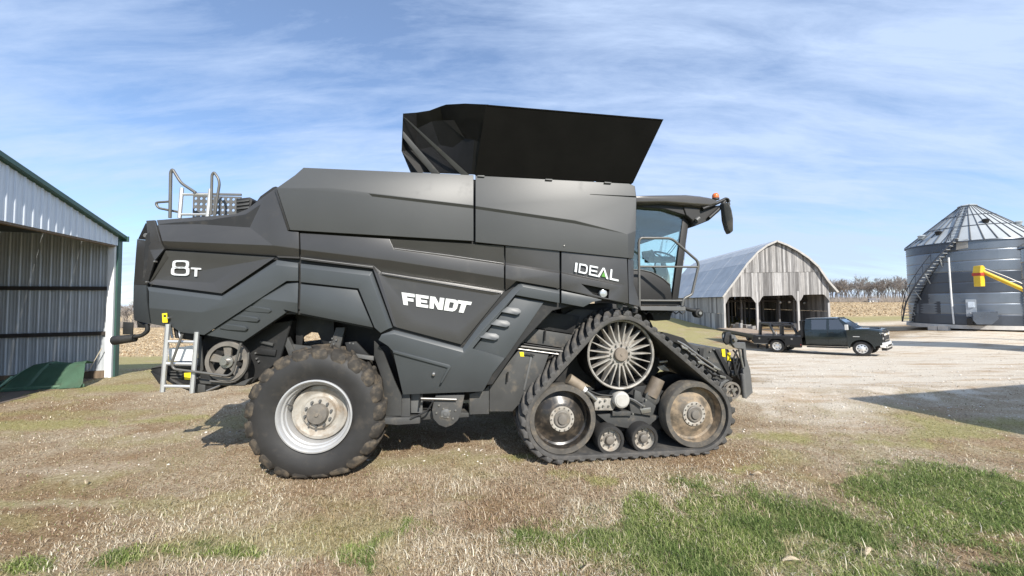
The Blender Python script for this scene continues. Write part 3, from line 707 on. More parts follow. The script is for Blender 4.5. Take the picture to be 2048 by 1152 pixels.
word(1151, 525, 1239, 541.5, 1237, 563, 1149, 543.5, [('i', 0.0, .05), ('d', .09, .285), ('e', .325, .515), ('a', .515, .77), ('l', .80, 1.0)], -.008, M_CHROME, name='model_letter')
PP('green_accent', mat('green_accent', (.10, .30, .05), .4), [(1203, 553), (1207, 544), (1213, 555)], -.006, .008, 0)
word(344, 520.4, 379, 520.8, 378, 552, 341, 550.5, [('8', 0, 1)], .03, M_CHROME, name='model_letter')
word(382, 535, 402, 536.2, 401, 553.5, 381, 552.5, [('t', 0, 1)], .03, M_CHROME, name='model_letter')

# --- grain tank extension (open lids)
FM('tank_lid', M_LID, [(972, 209, -.42), (1327, 238.5, -.42), (1266, 366, .01), (950, 350, .01)], [(0, 1, 2, 3)], .012, .0)
for (px, py) in ((1160, 317), (1173, 318), (1152, 337), (1166, 338)):
    q = L(px, py, -.42 + .43 * (py - 220) / 130); lathe('lid_bolt', CB, M_GREYMETAL, [(0, -.02), (.009, -.015), (.009, .03), (0, .03)], 8, q.x, q.z, loc=(0, q.y, 0))
for px in (962, 1098, 1216):
    py = 351.5 + (px - 955) * .052
    PP('lid_hinge', M_GREYMETAL, [(px - 7, py - 1.5), (px + 7, py - .8), (px + 7, py + 1.6), (px - 7, py + .8)], -.004, .03, .002)
q = L(974, 214, -.42)
rp0, rp1 = L(806, 226, .05), L(836, 345, .25)
rpm = L(803, 302, .10)
rear_top = [rp0, Vector((rp0.x, WIDTH + .2, rp0.z))]
bm = bmesh.new()
vs = [bm.verts.new(v) for v in (rp0, rpm, rp1, Vector((rp1.x, WIDTH - .2, rp1.z)), Vector((rpm.x, WIDTH, rpm.z)), Vector((rp0.x, WIDTH + .2, rp0.z)))]
bm.faces.new((vs[0], vs[1], vs[4], vs[5])); bm.faces.new((vs[1], vs[2], vs[3], vs[4]))
bmesh.ops.solidify(bm, geom=bm.faces[:], thickness=.025)
from_bm('tank_lid', bm, M_LID, CB)
# far lid and front lid
a, b, c_, d_ = L(972, 209, -.42), L(1327, 238.5, -.42), L(1266, 366, .01), L(950, 350, .01)
def mirY(v, k=0): return Vector((v.x, WIDTH - v.y, v.z))
plate('tank_lid', CB, M_BLACK, [mirY(a), mirY(b), mirY(c_), mirY(d_)], (0, .025, 0), .003)
bm = bmesh.new(); vs = [bm.verts.new(v) for v in (b + Vector((.0, .03, 0)), mirY(b), mirY(c_), c_ + Vector((0, .03, 0)))]; bm.faces.new(vs)
bmesh.ops.solidify(bm, geom=bm.faces[:], thickness=.025); from_bm('tank_lid', bm, M_BLACK, CB)
# folded fabric corner between rear lid and near lid
fold = [[(806, 227, .05), (805, 262, .07), (803, 302, .10), (836, 345, .25)],
        [(833, 225, .10), (833, 258, .20), (835, 300, .22), (862, 346, .20)],
        [(859, 221, .02), (863, 243, .10), (880, 290, .18), (890, 347, .15)],
        [(880, 213, -.04), (886, 241, .06), (905, 295, .10), (915, 348, .10)],
        [(892, 209, -.10), (908, 240, -.05), (930, 277, .02), (930, 349, .06)],
        [(930, 207, -.25), (940, 236, -.18), (948, 280, -.08), (943, 349, .04)],
        [(977, 209, -.40), (972, 237, -.29), (965, 285, -.14), (957, 350, .03)]]
bm = bmesh.new(); g_ = [[bm.verts.new(L(*p)) for p in row] for row in fold]
for i in range(len(g_) - 1):
    for j in range(3): bm.faces.new((g_[i][j], g_[i + 1][j], g_[i + 1][j + 1], g_[i][j + 1]))
bmesh.ops.solidify(bm, geom=bm.faces[:], thickness=.008)
from_bm('tank_corner_fabric', bm, mat('black_tarp', (.013, .012, .011), .5, 0, .2, 6), CB, sm=12)
PP('lid_brace', M_CHASSIS, [(806, 233, .03), (812, 236, .02), (938, 349, .02), (922, 349, .05)], .03, .02, .003)
PP('lid_brace', M_CHASSIS, [(806, 262, .03), (806, 275, .03), (862, 346, .15), (880, 347, .12)], .03, .02, .003)
# crowned cover over the tank
bm = bmesh.new(); N = 8; grid = []
fx = [a.x + .02 + (b.x - a.x - .02) * t for t in (0, .25, .5, .75, 1)]
for i, t in enumerate((0, .25, .5, .75, 1)):
    row = []
    for k in range(N + 1):
        s = k / N; y = a.y + (WIDTH - 2 * a.y) * s; z = (a.z * (1 - t) + b.z * t) - .01 + .20 * math.sin(math.pi * s) ** .7 * (math.sin(math.pi * min(1, t * .9 + .08)) ** .5)
        row.append(bm.verts.new((fx[i], y, z)))
    grid.append(row)
for i in range(4):
    for k in range(N): bm.faces.new((grid[i][k], grid[i][k + 1], grid[i + 1][k + 1], grid[i + 1][k]))
bmesh.ops.solidify(bm, geom=bm.faces[:], thickness=.01)
from_bm('tank_cover', bm, mat('grey_tarp', (.16, .15, .14), .55, 0, .1, 4), CB, sm=60)

# --- engine deck at the rear: perforated guard, filter, rails, ladder top
def perf(name, x0, x1, y0, y1, yl, holes, r):
    bm = bmesh.new()
    A0, A1 = L(x0, y0, yl), L(x1, y1, yl)
    nx, nz = holes; W_, H_ = (A1.x - A0.x) / nx, (A0.z - A1.z) / nz
    for i in range(nx):
        for j in range(nz):
            ox, oz = A0.x + i * W_, A1.z + j * H_; cx, cz = ox + W_ / 2, oz + H_ / 2
            sq = [(ox, oz), (cx, oz), (ox + W_, oz), (ox + W_, cz), (ox + W_, oz + H_), (cx, oz + H_), (ox, oz + H_), (ox, cz)]
            ang = [math.atan2(p[1] - cz, p[0] - cx) for p in sq]
            S = [bm.verts.new((p[0], yl, p[1])) for p in sq]; C_ = [bm.verts.new((cx + r * math.cos(t), yl, cz + r * math.sin(t))) for t in ang]
            for k in range(8): bm.faces.new((S[k], S[(k + 1) % 8], C_[(k + 1) % 8], C_[k]))
    bmesh.ops.remove_doubles(bm, verts=bm.verts[:], dist=1e-4)
    bmesh.ops.solidify(bm, geom=bm.faces[:], thickness=.008)
    return from_bm(name, bm, M_GREYMETAL, CB, sm=0)
perf('perforated_guard', 386, 482, 391, 437, .45, (9, 4), .019)
PP('guard_rim', M_GREYMETAL, [(386, 385), (482, 387), (482, 391), (386, 390)], .45, .02, .002)
core('engine_cover', M_DARK, [(500, 420), (520, 392), (545, 374), (552, 372), (560, 380), (560, 430), (500, 440)], .30, 2.6)
PP('air_filter_box', M_DARK, [(472, 397), (499, 394), (505, 400), (498, 424), (472, 427)], .30, .25, .012)
for k in range(3): PP('filter_rib', M_CHASSIS, [(473, 402 + 7 * k), (498, 399 + 7 * k), (498, 402 + 7 * k), (473, 405 + 7 * k)], .285, .02, .002)
PT('deck_rail', M_RAIL, [(340, 436), (341.5, 345), (345, 338), (362, 366), (391, 385)], .017, .15)
PT('deck_rail', M_RAIL, [(339, 403), (311, 405), (316, 416), (357, 424)], .014, .22)
PT('deck_rail', M_RAIL, [(422, 430), (424, 350), (428, 344), (437, 357), (439, 368), (433, 405), (430, 430)], .015, .15)
def deck_ladder():
    for (x0, y0, x1, y1) in ((364, 376, 359, 436), (421, 378, 415, 434)):
        PT('ladder_rail', M_ALU, [(x0, y0), (x1, y1)], .021, .17, 6, 0)
    for y in (389, 429):
        PT('ladder_rung', M_ALU, [(362, y), (419, y)], .015, .17, 6, 0)
deck_ladder()

# --- rear ladder, hoop bar, pulley, chopper
for (x0, y0, x1, y1) in ((336, 648, 325, 784), (394, 664, 384, 786)):
    PT('ladder_rail', M_ALU, [(x0, y0), (x1, y1)], .025, .02, 6, 0)
for (x0, y0, x1) in ((336, 683, 392), (331, 727, 388), (327, 772, 385)):
    PT('ladder_rung', M_ALU, [(x0, y0), (x1, y0 + 1)], .019, .025, 6, 0)
PT('guard_hoop', M_RAIL, [(365, 668), (343, 727), (347, 738), (456, 752), (466, 744), (482, 686)], .014, -.03, 8, .06)
PP('chopper_side', M_WHITE, [(337, 697), (391, 690), (389, 722), (338, 722)], .12, .03, .004)
bm = bmesh.new()
PP('chopper_housing', M_DARK, [(318, 733), (395, 734), (442, 766), (436, 780), (390, 787), (356, 774)], .14, 2.7, .01)
PP('chopper_wing', M_DARK, [(299, 738), (322, 731), (350, 772), (326, 757)], .11, 2.75, .006)
PP('chopper_rim', M_CHASSIS, [(300, 737), (318, 730), (395, 732), (395, 736), (320, 734)], .09, .4, .004)
for k in range(3): PP('chopper_slot', M_CHASSIS, [(338, 741 + 6 * k), (364, 742 + 6 * k), (364, 745 + 6 * k), (339, 744 + 6 * k)], .12, .02, .002)
PP('chopper_brace', M_CHASSIS, [(334, 757), (338, 755), (392, 784), (388, 787)], .115, .03, .003)
PP('chopper_bracket', M_CHASSIS, [(392, 768), (410, 770), (410, 784), (392, 785)], .11, .03, .003)
PT('chopper_rod', M_STEEL, [(413, 782), (440, 771)], .012, .09, 6, 0)
core('chopper_frame', M_DARK, [(395, 665), (480, 685), (520, 650), (585, 640), (560, 720), (500, 770), (395, 770)], .30, .58)
for (px, py) in ((372, 727), (350, 729), (394, 742), (396, 756)):
    q = L(px, py, .10); lathe('bolt', CB, M_STEEL, [(0, -.014), (.011, -.012), (.012, .03), (0, .03)], 8, q.x, q.z, loc=(0, .10, 0))
PP('control_box', M_DARK, [(346, 655), (392, 664), (392, 682), (350, 676)], .16, .3, .006)
for px in (342, 352, 358): PT('cable', M_ALU if px != 352 else M_DARK, [(px, 652), (px + 1, 668), (px + 3, 676)], .012, .12, 6, 0)
core('chopper_skid', M_CHASSIS, [(395, 757), (430, 762), (470, 768), (505, 755), (490, 772), (455, 772), (400, 768)], .10, .16)
PP('chopper_vane', M_DARK, [(300, 742), (326, 755), (330, 770), (318, 768)], .10, .03, .003)
PP('warning_label', M_YELLOW, [(368, 746), (386, 745), (384, 760), (369, 759)], .135, .006, 0)
PP('bracket_plate', M_CHASSIS, [(396, 672), (402, 672), (406, 740), (396, 752)], .13, .02, .003)
pc = L(450, 724, .02)
pl = lathe('drive_pulley', CB, M_HUB, [(.235, .0), (.242, .02), (.215, .045), (.242, .07), (.235, .09), (.205, .09), (.20, .03), (.19, .0), (.235, .0)], 48, pc.x, pc.z, loc=(0, .04, 0))
for k in range(5):
    aa = R(20 + 72 * k); bm = bmesh.new()
    Pk = [(.05, -.035), (.20, -.05), (.20, .05), (.05, .035)]
    plate_bm(bm, [Vector((pc.x + r_ * math.cos(aa) - s_ * math.sin(aa), .07, pc.z + r_ * math.sin(aa) + s_ * math.cos(aa))) for r_, s_ in Pk], (0, .03, 0)); bevel_sharp(bm, .004, seg=1)
    from_bm('spoke', bm, M_HUB, pl).location = (0, -.04, 0)
lathe('hub', pl, M_STEEL, [(0, -.05), (.035, -.05), (.04, -.03), (.04, .0), (.075, .0), (.075, .06), (0, .06)], 20, pc.x, pc.z)
lathe('drive_belt', pl, M_BLACK, [(.243, .02), (.25, .03), (.25, .06), (.243, .07)], 48, pc.x, pc.z)
PT('belt_guard', M_RAIL, [(497, 705), (494, 740), (470, 766), (420, 762)], .012, .06, 6, .1)
# rear lamp arm
PT('lamp_arm', M_DARK, [(294, 648), (296, 662), (284, 671), (262, 675)], .024, .12, 8, .06)
q0, q1 = L(228, 681, .12), L(270, 676, .12)
tube('lamp_housing', CB, M_DARK, [q0, q0.lerp(q1, .5), q1], [.055, .05, .045], 12)
PP('reflector_plate', M_BLACK, [(246, 644), (266, 645), (265, 669), (245, 669)], .10, .012, .003)
PP('tow_bracket', M_DARK, [(273, 642), (295, 650), (287, 656), (275, 655)], .2, .06, .003)

# --- chassis above and behind the rear wheel (with the gap that shows the field)
core('frame_box', M_DARK, [(648, 630), (775, 650), (790, 730), (652, 720)], .70, 2.6)
core('frame_box', M_DARK, [(470, 655), (560, 622), (600, 640), (606, 700), (520, 720)], .72, .80)
core('rear_axle_beam', M_CHASSIS, [(520, 700), (600, 690), (690, 700), (735, 715), (735, 760), (520, 760)], .75, 1.6)
PP('frame_gusset', M_DARK, [(590, 612), (668, 622), (668, 690), (648, 690), (640, 676), (636, 666), (622, 664), (606, 674), (604, 690), (592, 690)], .45, .04, .004)
PP('frame_strut', M_CHASSIS, [(556, 655), (566, 655), (592, 708), (578, 712)], .32, .08, .004)
PP('frame_strut', M_CHASSIS, [(672, 655), (690, 655), (676, 710), (655, 706)], .32, .08, .004)
PP('frame_plate', M_CHASSIS, [(580, 688), (630, 694), (660, 700), (660, 712), (590, 712)], .34, .04, .004)
PP('frame_plate', M_DARK, [(690, 685), (712, 683), (745, 718), (700, 722)], .30, .04, .004)
PP('frame_rail', M_GREYMETAL, [(705, 707), (747, 713), (747, 721), (705, 714)], .22, .05, .003)
for (px, py) in ((665, 677), (673, 680), (661, 684), (668, 688), (700, 686), (707, 687)):
    q = L(px, py, .31); lathe('bolt', CB, M_GREYMETAL, [(0, -.012), (.012, -.01), (.012, .03), (0, .03)], 8, q.x, q.z, loc=(0, .305, 0))
for (px, py) in ((514, 717), (518, 723), (512, 706)):
    q = L(px, py, .29); lathe('bolt', CB, M_GREYMETAL, [(0, -.012), (.012, -.01), (.012, .03), (0, .03)], 8, q.x, q.z, loc=(0, .285, 0))
PP('frame_bracket', M_CHASSIS, [(519, 681), (546, 687), (545, 692), (519, 686)], .26, .05, .003)
PP('frame_bracket', M_DARK, [(515, 695), (552, 700), (550, 712), (512, 708)], .27, .06, .003)
core('undercarriage', M_DARK, [(745, 690), (800, 690), (830, 780), (985, 770), (1060, 650), (1180, 610), (1300, 640), (1330, 700), (1100, 800), (760, 800)], .62, 2.7)
# fender liner and lower covers between the wheels
FM('fender_liner', M_CHASSIS, [(748, 682, .16), (765, 700, .14), (788, 760, .12), (803, 793, .12), (803, 832, .14), (772, 832, .2), (765, 760, .22), (748, 712, .25)], [(0, 1, 6, 7), (1, 2, 6), (2, 3, 4, 5, 6)], .04, .005)
PP('lower_cover', M_CHASSIS, [(804, 788), (820, 788), (820, 833), (801, 833)], .16, .04, .004)
PP('lower_cover', M_GREYMETAL, [(822, 788), (845, 788), (845, 826), (822, 826)], .22, .04, .004)
PP('axle_guard', M_CHASSIS, [(769, 836), (840, 835), (840, 847), (795, 850), (769, 848)], .12, .25, .006)
PP('axle_guard', M_CHASSIS, [(838, 822), (938, 826), (938, 834), (838, 840)], .26, .5, .004)
PT('tension_rod', M_STEEL, [(842, 797), (913, 799)], .016, .10, 8, 0)
PT('tension_rod', M_DARK, [(842, 789), (839, 815)], .012, .13, 6, 0)
PT('hose', M_DARK, [(866, 803), (855, 822), (820, 838)], .012, .11, 6, .04)
elv = L(891, 828, .10)
PP('elevator_body', M_CHASSIS, [(868, 800), (872, 790), (929, 790), (922, 826), (916, 840), (905, 850), (892, 855), (878, 850), (867, 838), (864, 820)], .13, .25, .006)
lathe('elevator_bearing', CB, M_GREYMETAL, [(0, -.03), (.025, -.03), (.03, -.02), (.06, -.012), (.065, .02), (0, .02)], 20, elv.x, elv.z, loc=(0, .13, 0))
for k, (px, py) in enumerate(((878, 811), (873, 826), (911, 821), (906, 837), (887, 818), (900, 822), (896, 835), (884, 833))):
    q = L(px, py, .12); lathe('bolt', CB, M_STEEL, [(0, -.014), (.012, -.012), (.013, .02), (0, .02)], 8, q.x, q.z, loc=(0, .125, 0))
PP('cleaning_side_cover', M_CHASSIS, [(939, 788), (968, 782), (978, 770), (978, 828), (939, 829)], .22, .05, .005)
PP('cleaning_side_cover', M_CHASSIS, [(979, 770), (1040, 697), (1045, 694), (1100, 702), (1080, 760), (1025, 823), (979, 823)], .26, .05, .006)
PP('cover_edge', M_GREYMETAL, [(1062, 708), (1066, 708), (1050, 780), (1046, 780)], .25, .02, .002)
PP('threshing_cover', M_CHASSIS, [(1064, 657), (1145, 670), (1135, 697), (1045, 684)], .34, .05, .006)
PP('threshing_cover', M_DARK, [(1075, 622), (1160, 632), (1145, 668), (1064, 655)], .42, .05, .006)
PT('hydraulic_pipe', M_RAIL, [(1026, 691), (1060, 695), (1125, 703)], .018, .24, 8, 0)
PT('hydraulic_pipe', M_STEEL, [(1030, 697), (1060, 701), (1120, 709)], .009, .24, 6, 0)
PT('hydraulic_pipe', M_DARK, [(1035, 686), (1125, 699)], .010, .26, 6, 0)
PT('cover_handle', M_BLACK, [(1091, 659), (1090, 670), (1089, 682)], .012, .30, 8, 0)
PT('cover_handle', M_BLACK, [(1016, 744), (1015, 752), (1014, 764)], .012, .22, 8, 0)
PT('cover_handle', M_BLACK, [(1050, 707), (1060, 707), (1069, 711)], .010, .22, 8, .03)
PT('latch_bar', M_STEEL, [(1048, 670), (1045, 685)], .014, .26, 6, 0)
PP('warning_label', M_YELLOW, [(1039, 704), (1047, 704), (1049, 713), (1041, 713)], .254, .004, 0)
PP('arch_plate', M_CHASSIS, [(1108, 640), (1150, 618), (1240, 622), (1180, 660), (1150, 668)], .50, .04, .004)
PP('arch_plate', M_DARK, [(1120, 612), (1215, 606), (1285, 616), (1300, 640), (1130, 650)], .60, .3, .006)
# --- rear wheels
def flat_floor(bm, cz, soft=.05):
    for v in bm.verts:
        if v.co.z < soft:
            v.co.z = soft * .25 + v.co.z * .25 if v.co.z > 0 else .006 + max(v.co.z, -.2) * .02 + soft * .2
RWX, RWZ, RWR = L(628, 836, .02).x, .775, .80
def rear_wheel(y0, sgn, lugs=True):
    W_ = .60
    def yy(t): return y0 + sgn * t
    prof = [(.435, .05), (.50, .015), (.60, -.012), (.70, -.005), (.765, .03), (.80, .09), (.815, .17), (.82, W_ / 2), (.815, W_ - .17), (.80, W_ - .09), (.765, W_ - .03), (.70, W_ + .005), (.60, W_ + .012), (.50, W_ - .015), (.435, W_ - .05)]
    bm = bmesh.new(); lathe_bm(bm, [(r, yy(t)) for r, t in prof], 96, RWX, RWZ)
    for v in bm.verts:
        if v.co.z < .05:      # tyre carries weight: flat where it meets the ground, bulging beside it
            dz = .05 - v.co.z; v.co.z = .05 - dz * .30
            v.co.y += -sgn * dz * .35 if abs(v.co.y - yy(0)) < .12 else 0
    bmesh.ops.recalc_face_normals(bm, faces=bm.faces[:])
    ty = from_bm('rear_wheel', bm, M_RUBBER, CB, sm=50); ty.data.materials.append(M_LUG)
    for p_ in ty.data.polygons:
        if math.hypot(p_.center.x - RWX, max(p_.center.z - RWZ, -9)) > .755: p_.material_index = 1
    lathe('rim', ty, M_SILVER, [(.435, yy(.07)), (.445, yy(.02)), (.448, yy(.0)), (.43, yy(-.004)), (.415, yy(.01)), (.405, yy(.05)), (.385, yy(.06)), (.378, yy(.10)), (.365, yy(.11)), (.355, yy(.22)), (.35, yy(.35)), (.30, yy(.36)), (.43, yy(.5))], 72, RWX, RWZ)
    if not lugs: return
    lathe('wheel_disc', ty, M_DISC, [(.352, yy(.30)), (.345, yy(.20)), (.335, yy(.185)), (.30, yy(.18)), (.275, yy(.195)), (.235, yy(.205)), (.205, yy(.19)), (.19, yy(.15)), (.155, yy(.145)), (.125, yy(.145)), (.125, yy(.25))], 64, RWX, RWZ)
    lathe('hub', ty, M_HUB, [(.125, yy(.2)), (.125, yy(.09)), (.115, yy(.075)), (.03, yy(.07)), (.025, yy(.058)), (0, yy(.055))], 40, RWX, RWZ)
    for k in range(10):
        a_ = R(36 * k + 10); cx, cz = RWX + .158 * math.cos(a_), RWZ + .158 * math.sin(a_)
        lathe('wheel_nut', ty, M_GREYMETAL, [(0, yy(.105)), (.014, yy(.105)), (.017, yy(.115)), (.017, yy(.15)), (0, yy(.15))], 6, cx, cz)
    PT2 = [Vector((RWX + .36 * math.cos(R(155)), yy(.04), RWZ + .36 * math.sin(R(155)))), Vector((RWX + .33 * math.cos(R(158)), yy(.09), RWZ + .33 * math.sin(R(158)))), Vector((RWX + .34 * math.cos(R(162)), yy(.16), RWZ + .34 * math.sin(R(162))))]
    tube('valve', ty, M_GREYMETAL, PT2, .012, 6)
    NL = 21
    for side in (0, 1):
        for k in range(NL):
            a0 = 2 * math.pi * (k + .5 * side) / NL; bm = bmesh.new(); rows = []
            S = [(-.006, .685, -.015, .070), (.004, .735, .0, .102), (.03, .792, .025, .108), (.08, .818, .06, .078), (.15, .828, .15, .038), (.24, .832, .23, .032), (.32, .832, .29, .028)]
            for (t, r, da, hw) in S:
                ax = (t if side == 0 else W_ - t); hw_a = hw / r; rr = r + .020; rb = r - .06
                c = a0 + da * .85
                for (rad_, h_) in ((rb, 1.25), (rr, .8)):
                    for sg in (-1, 1):
                        an = c + sg * hw_a * h_
                        rows.append(bm.verts.new((RWX + rad_ * math.cos(an), yy(ax if rad_ > rb else ax + (.03 if side == 0 else -.03)), RWZ + rad_ * math.sin(an))))
            for i in range(len(S) - 1):
                A_, B_ = rows[4 * i:4 * i + 4], rows[4 * i + 4:4 * i + 8]
                for (p, q_) in ((0, 2), (2, 3), (3, 1), (1, 0)): bm.faces.new((A_[p], A_[q_], B_[q_], B_[p]))
            bm.faces.new([rows[i] for i in (0, 1, 3, 2)]); e_ = len(rows) - 4; bm.faces.new([rows[e_ + i] for i in (0, 2, 3, 1)])
            for v in bm.verts:
                if v.co.z < .05: v.co.z = .05 - (.05 - v.co.z) * .34
            bmesh.ops.recalc_face_normals(bm, faces=bm.faces[:])
            bevel_sharp(bm, .008, 30, 1)
            from_bm('tyre_lug', bm, M_LUG, ty, sm=40)
rear_wheel(.02, 1, True)
rear_wheel(WIDTH - .02, -1, False)

# --- tracks
TB, TF, TD = (3.136, .575, .46), (5.054, .555, .46), (3.986, 1.42, .485)     # rear idler, front idler, drive wheel: x, z, radius
def hull_path(off, n=220):
    cs = [TB, TD, TF]                                      # clockwise seen from the near side: up the back, over the top, down the front
    segs = []
    for i in range(3):
        (x0, z0, r0), (x1, z1, r1) = cs[i], cs[(i + 1) % 3]; r0 += off; r1 += off
        dx, dz = x1 - x0, z1 - z0; D = math.hypot(dx, dz); base = math.atan2(dz, dx); al = math.acos((r0 - r1) / D)
        an = base + al
        segs.append(((x0 + r0 * math.cos(an), z0 + r0 * math.sin(an)), (x1 + r1 * math.cos(an), z1 + r1 * math.sin(an)), an))
    pts = []
    for i in range(3):
        p, q_, an = segs[i]; an2 = segs[(i + 1) % 3][2]; cx, cz, r = cs[(i + 1) % 3]; r += off
        m = 24
        for k in range(m): t = k / m; pts.append((p[0] + (q_[0] - p[0]) * t, p[1] + (q_[1] - p[1]) * t, math.cos(an), math.sin(an)))
        da = (an2 - an)
        while da > 0: da -= 2 * math.pi
        m = max(6, int(abs(da) / R(5)))
        for k in range(m): t = k / m; w_ = an + da * t; pts.append((cx + r * math.cos(w_), cz + r * math.sin(w_), math.cos(w_), math.sin(w_)))
    return pts
def path_at(pts, s, cum, tot):
    s %= tot; i = int(np.searchsorted(cum, s, side='right') - 1); j = (i + 1) % len(pts); t = (s - cum[i]) / max(1e-6, (cum[i + 1] - cum[i]))
    p, q_ = pts[i], pts[j]; x, z = p[0] + (q_[0] - p[0]) * t, p[1] + (q_[1] - p[1]) * t
    nx, nz = p[2] + (q_[2] - p[2]) * t, p[3] + (q_[3] - p[3]) * t; k = math.hypot(nx, nz); return x, z, nx / k, nz / k
def track(y0, BW, detail):
    pts = hull_path(.0); bm = bmesh.new(); rings = []
    for (x, z, nx, nz) in pts:
        prof = [(0.004, 0.0), (0.0, .012), (.0, .045), (.012, .058), (.05, .060), (BW - .05, .060), (BW - .012, .058), (BW, .045), (BW, .012), (BW - .004, 0)]
        rings.append([bm.verts.new((x + nx * h, y0 + t, z + nz * h)) for t, h in prof])
    n_ = len(rings)
    for i in range(n_):
        A_, B_ = rings[i], rings[(i + 1) % n_]
        for k in range(len(A_)): bm.faces.new((A_[k], A_[(k + 1) % len(A_)], B_[(k + 1) % len(A_)], B_[k]))
    bmesh.ops.recalc_face_normals(bm, faces=bm.faces[:])
    belt = from_bm('track_belt', bm, M_TRACK, CB, sm=40)
    outer = hull_path(.055); P2 = [Vector((p[0], p[1])) for p in outer]
    cum = [0]
    for i in range(len(P2)): cum.append(cum[-1] + (P2[(i + 1) % len(P2)] - P2[i]).length)
    tot = cum[-1]; cum = np.array(cum)
    if detail:
        # chevron tread bars
        NB = 52
        def lug_mesh(sd):
            b2 = bmesh.new(); S = [(.0, -.11, .036, .040), (.10, -.05, .034, .076), (.30, .085, .030, .078), (.45, .18, .022, .070)]; rows = []
            for (t, along, hw, h) in S:
                y = t if sd == 0 else BW - t
                rows.append([b2.verts.new((along - hw * 1.35, y, -.02)), b2.verts.new((along + hw * 1.35, y, -.02)), b2.verts.new((along + hw * .85, y, h)), b2.verts.new((along - hw * .85, y, h))])
            for A_, B_ in zip(rows, rows[1:]):
                for k in range(4): b2.faces.new((A_[k], A_[(k + 1) % 4], B_[(k + 1) % 4], B_[k]))
            b2.faces.new(rows[0][::-1]); b2.faces.new(rows[-1])
            bmesh.ops.recalc_face_normals(b2, faces=b2.faces[:]); bevel_sharp(b2, .007, 30, 1)
            me = bpy.data.meshes.new('tread_bar'); b2.normal_update(); b2.to_mesh(me); b2.free(); finish(me, 35); me.materials.append(M_TRACK); return me
        for sd in (0, 1):
            me = lug_mesh(sd)
            for k in range(NB):
                x, z, nx, nz = path_at(outer, tot * (k + .5 * sd) / NB, cum, tot)
                o = bpy.data.objects.new('tread_bar', me); COL.objects.link(o); o.parent = belt
                tx, tz_ = nz, -nx
                o.matrix_local = Matrix(((tx, 0, nx, x), (0, 1, 0, y0), (tz_, 0, nz, z), (0, 0, 0, 1)))
                if z + nz * .05 < .03: o.scale = (1, 1, .55)
    # inner guide lugs line
    return belt
track(.0, .90, True)
track(WIDTH - .90, .90, False)

def idler(cx, cz, r, y0, faceM, seg=56):
    w = lathe('idler_wheel', CB, M_TRACKEDGE, [(r - .075, y0 + .02), (r - .07, y0 + .0), (r - .01, y0 + .0), (r, y0 + .015), (r, y0 + .20), (r - .08, y0 + .20)], seg, cx, cz)
    lathe('wheel_dish', w, faceM, [(r - .072, y0 + .015), (r - .078, y0 + .06), (r - .085, y0 + .135), (r - .11, y0 + .15), (r - .16, y0 + .135), (r - .24, y0 + .075), (.165, y0 + .055), (.15, y0 + .055)], seg, cx, cz)
    lathe('hub_ring', w, M_DISC, [(.17, y0 + .06), (.168, y0 + .045), (.13, y0 + .042), (.112, y0 + .05), (.11, y0 + .08)], 40, cx, cz)
    lathe('hub', w, M_HUB, [(.112, y0 + .10), (.112, y0 + .03), (.10, y0 + .02), (.07, y0 + .025), (.06, y0 + .0), (.035, y0 - .005), (0, y0 - .005)], 28, cx, cz)
    for k in range(14):
        a_ = 2 * math.pi * k / 14; lathe('wheel_nut', w, M_HUB, [(0, y0 + .028), (.009, y0 + .028), (.010, y0 + .05)], 6, cx + .149 * math.cos(a_), cz + .149 * math.sin(a_))
    return w
idler(TB[0], TB[1], TB[2], .045, mat('black_dish', (.028, .025, .022), .28, 0, .3, 6, dirt=(.17, .13, .09), damt=.42, dscale=7))
idler(TF[0], TF[1], TF[2], .045, M_MUD)
for (cx, cz, r) in (TB, TF):       # inner wheels of each pair
    lathe('idler_wheel', CB, M_DARK, [(0, .62), (r - .06, .62), (r, .63), (r, .86), (0, .86)], 40, cx, cz)
    lathe('idler_axle', CB, M_CHASSIS, [(.09, .15), (.09, .70)], 20, cx, cz)
for cx in (3.80, 4.29):
    b = lathe('bogie_wheel', CB, M_RUBBER, [(.145, .065), (.15, .045), (.185, .045), (.195, .06), (.195, .24), (.15, .24)], 40, cx, .262)
    lathe('wheel_dish', b, M_DISC, [(.148, .06), (.142, .11), (.13, .125), (.085, .115), (.08, .115)], 32, cx, .262)
    lathe('hub', b, M_HUB, [(.085, .115), (.06, .11), (.055, .065), (.04, .055), (0, .055)], 24, cx, .262)
    for k in range(8):
        a_ = 2 * math.pi * k / 8; lathe('wheel_nut', b, M_STEEL, [(0, .092), (.011, .092), (.013, .10), (.013, .125), (0, .125)], 6, cx + .1 * math.cos(a_), .262 + .1 * math.sin(a_))
    lathe('bogie_wheel', CB, M_DARK, [(0, .64), (.19, .64), (.195, .66), (.195, .86), (0, .86)], 28, cx, .262)
# drive wheel with blades
dx_, dz_, dr_ = TD
dw = lathe('drive_wheel', CB, M_BRONZE, [(dr_ - .01, .12), (dr_, .085), (dr_ - .012, .075), (dr_ - .03, .085), (dr_ - .033, .12)], 72, dx_, dz_)
lathe('drum', dw, M_DARK, [(.0, .34), (dr_ - .04, .34), (dr_ - .04, .121), (dr_ - .005, .121), (dr_ - .005, .44), (dr_, .45), (dr_, .86), (0, .86)], 56, dx_, dz_)
lathe('hub_face', dw, M_BRONZE, [(.26, .20), (.22, .165), (.17, .13), (.165, .115), (.09, .11)], 44, dx_, dz_)
lathe('hub', dw, mat('rusty_hub', (.20, .165, .13), .7, 0, .2, 9), [(.095, .14), (.095, .07), (.085, .06), (.02, .06), (.018, .05), (0, .05)], 32, dx_, dz_)
for k in range(10):
    a_ = R(36 * k + 8); lathe('wheel_nut', dw, M_BRONZE, [(0, .075), (.014, .075), (.017, .085), (.017, .13), (0, .13)], 6, dx_ + .135 * math.cos(a_), dz_ + .135 * math.sin(a_))
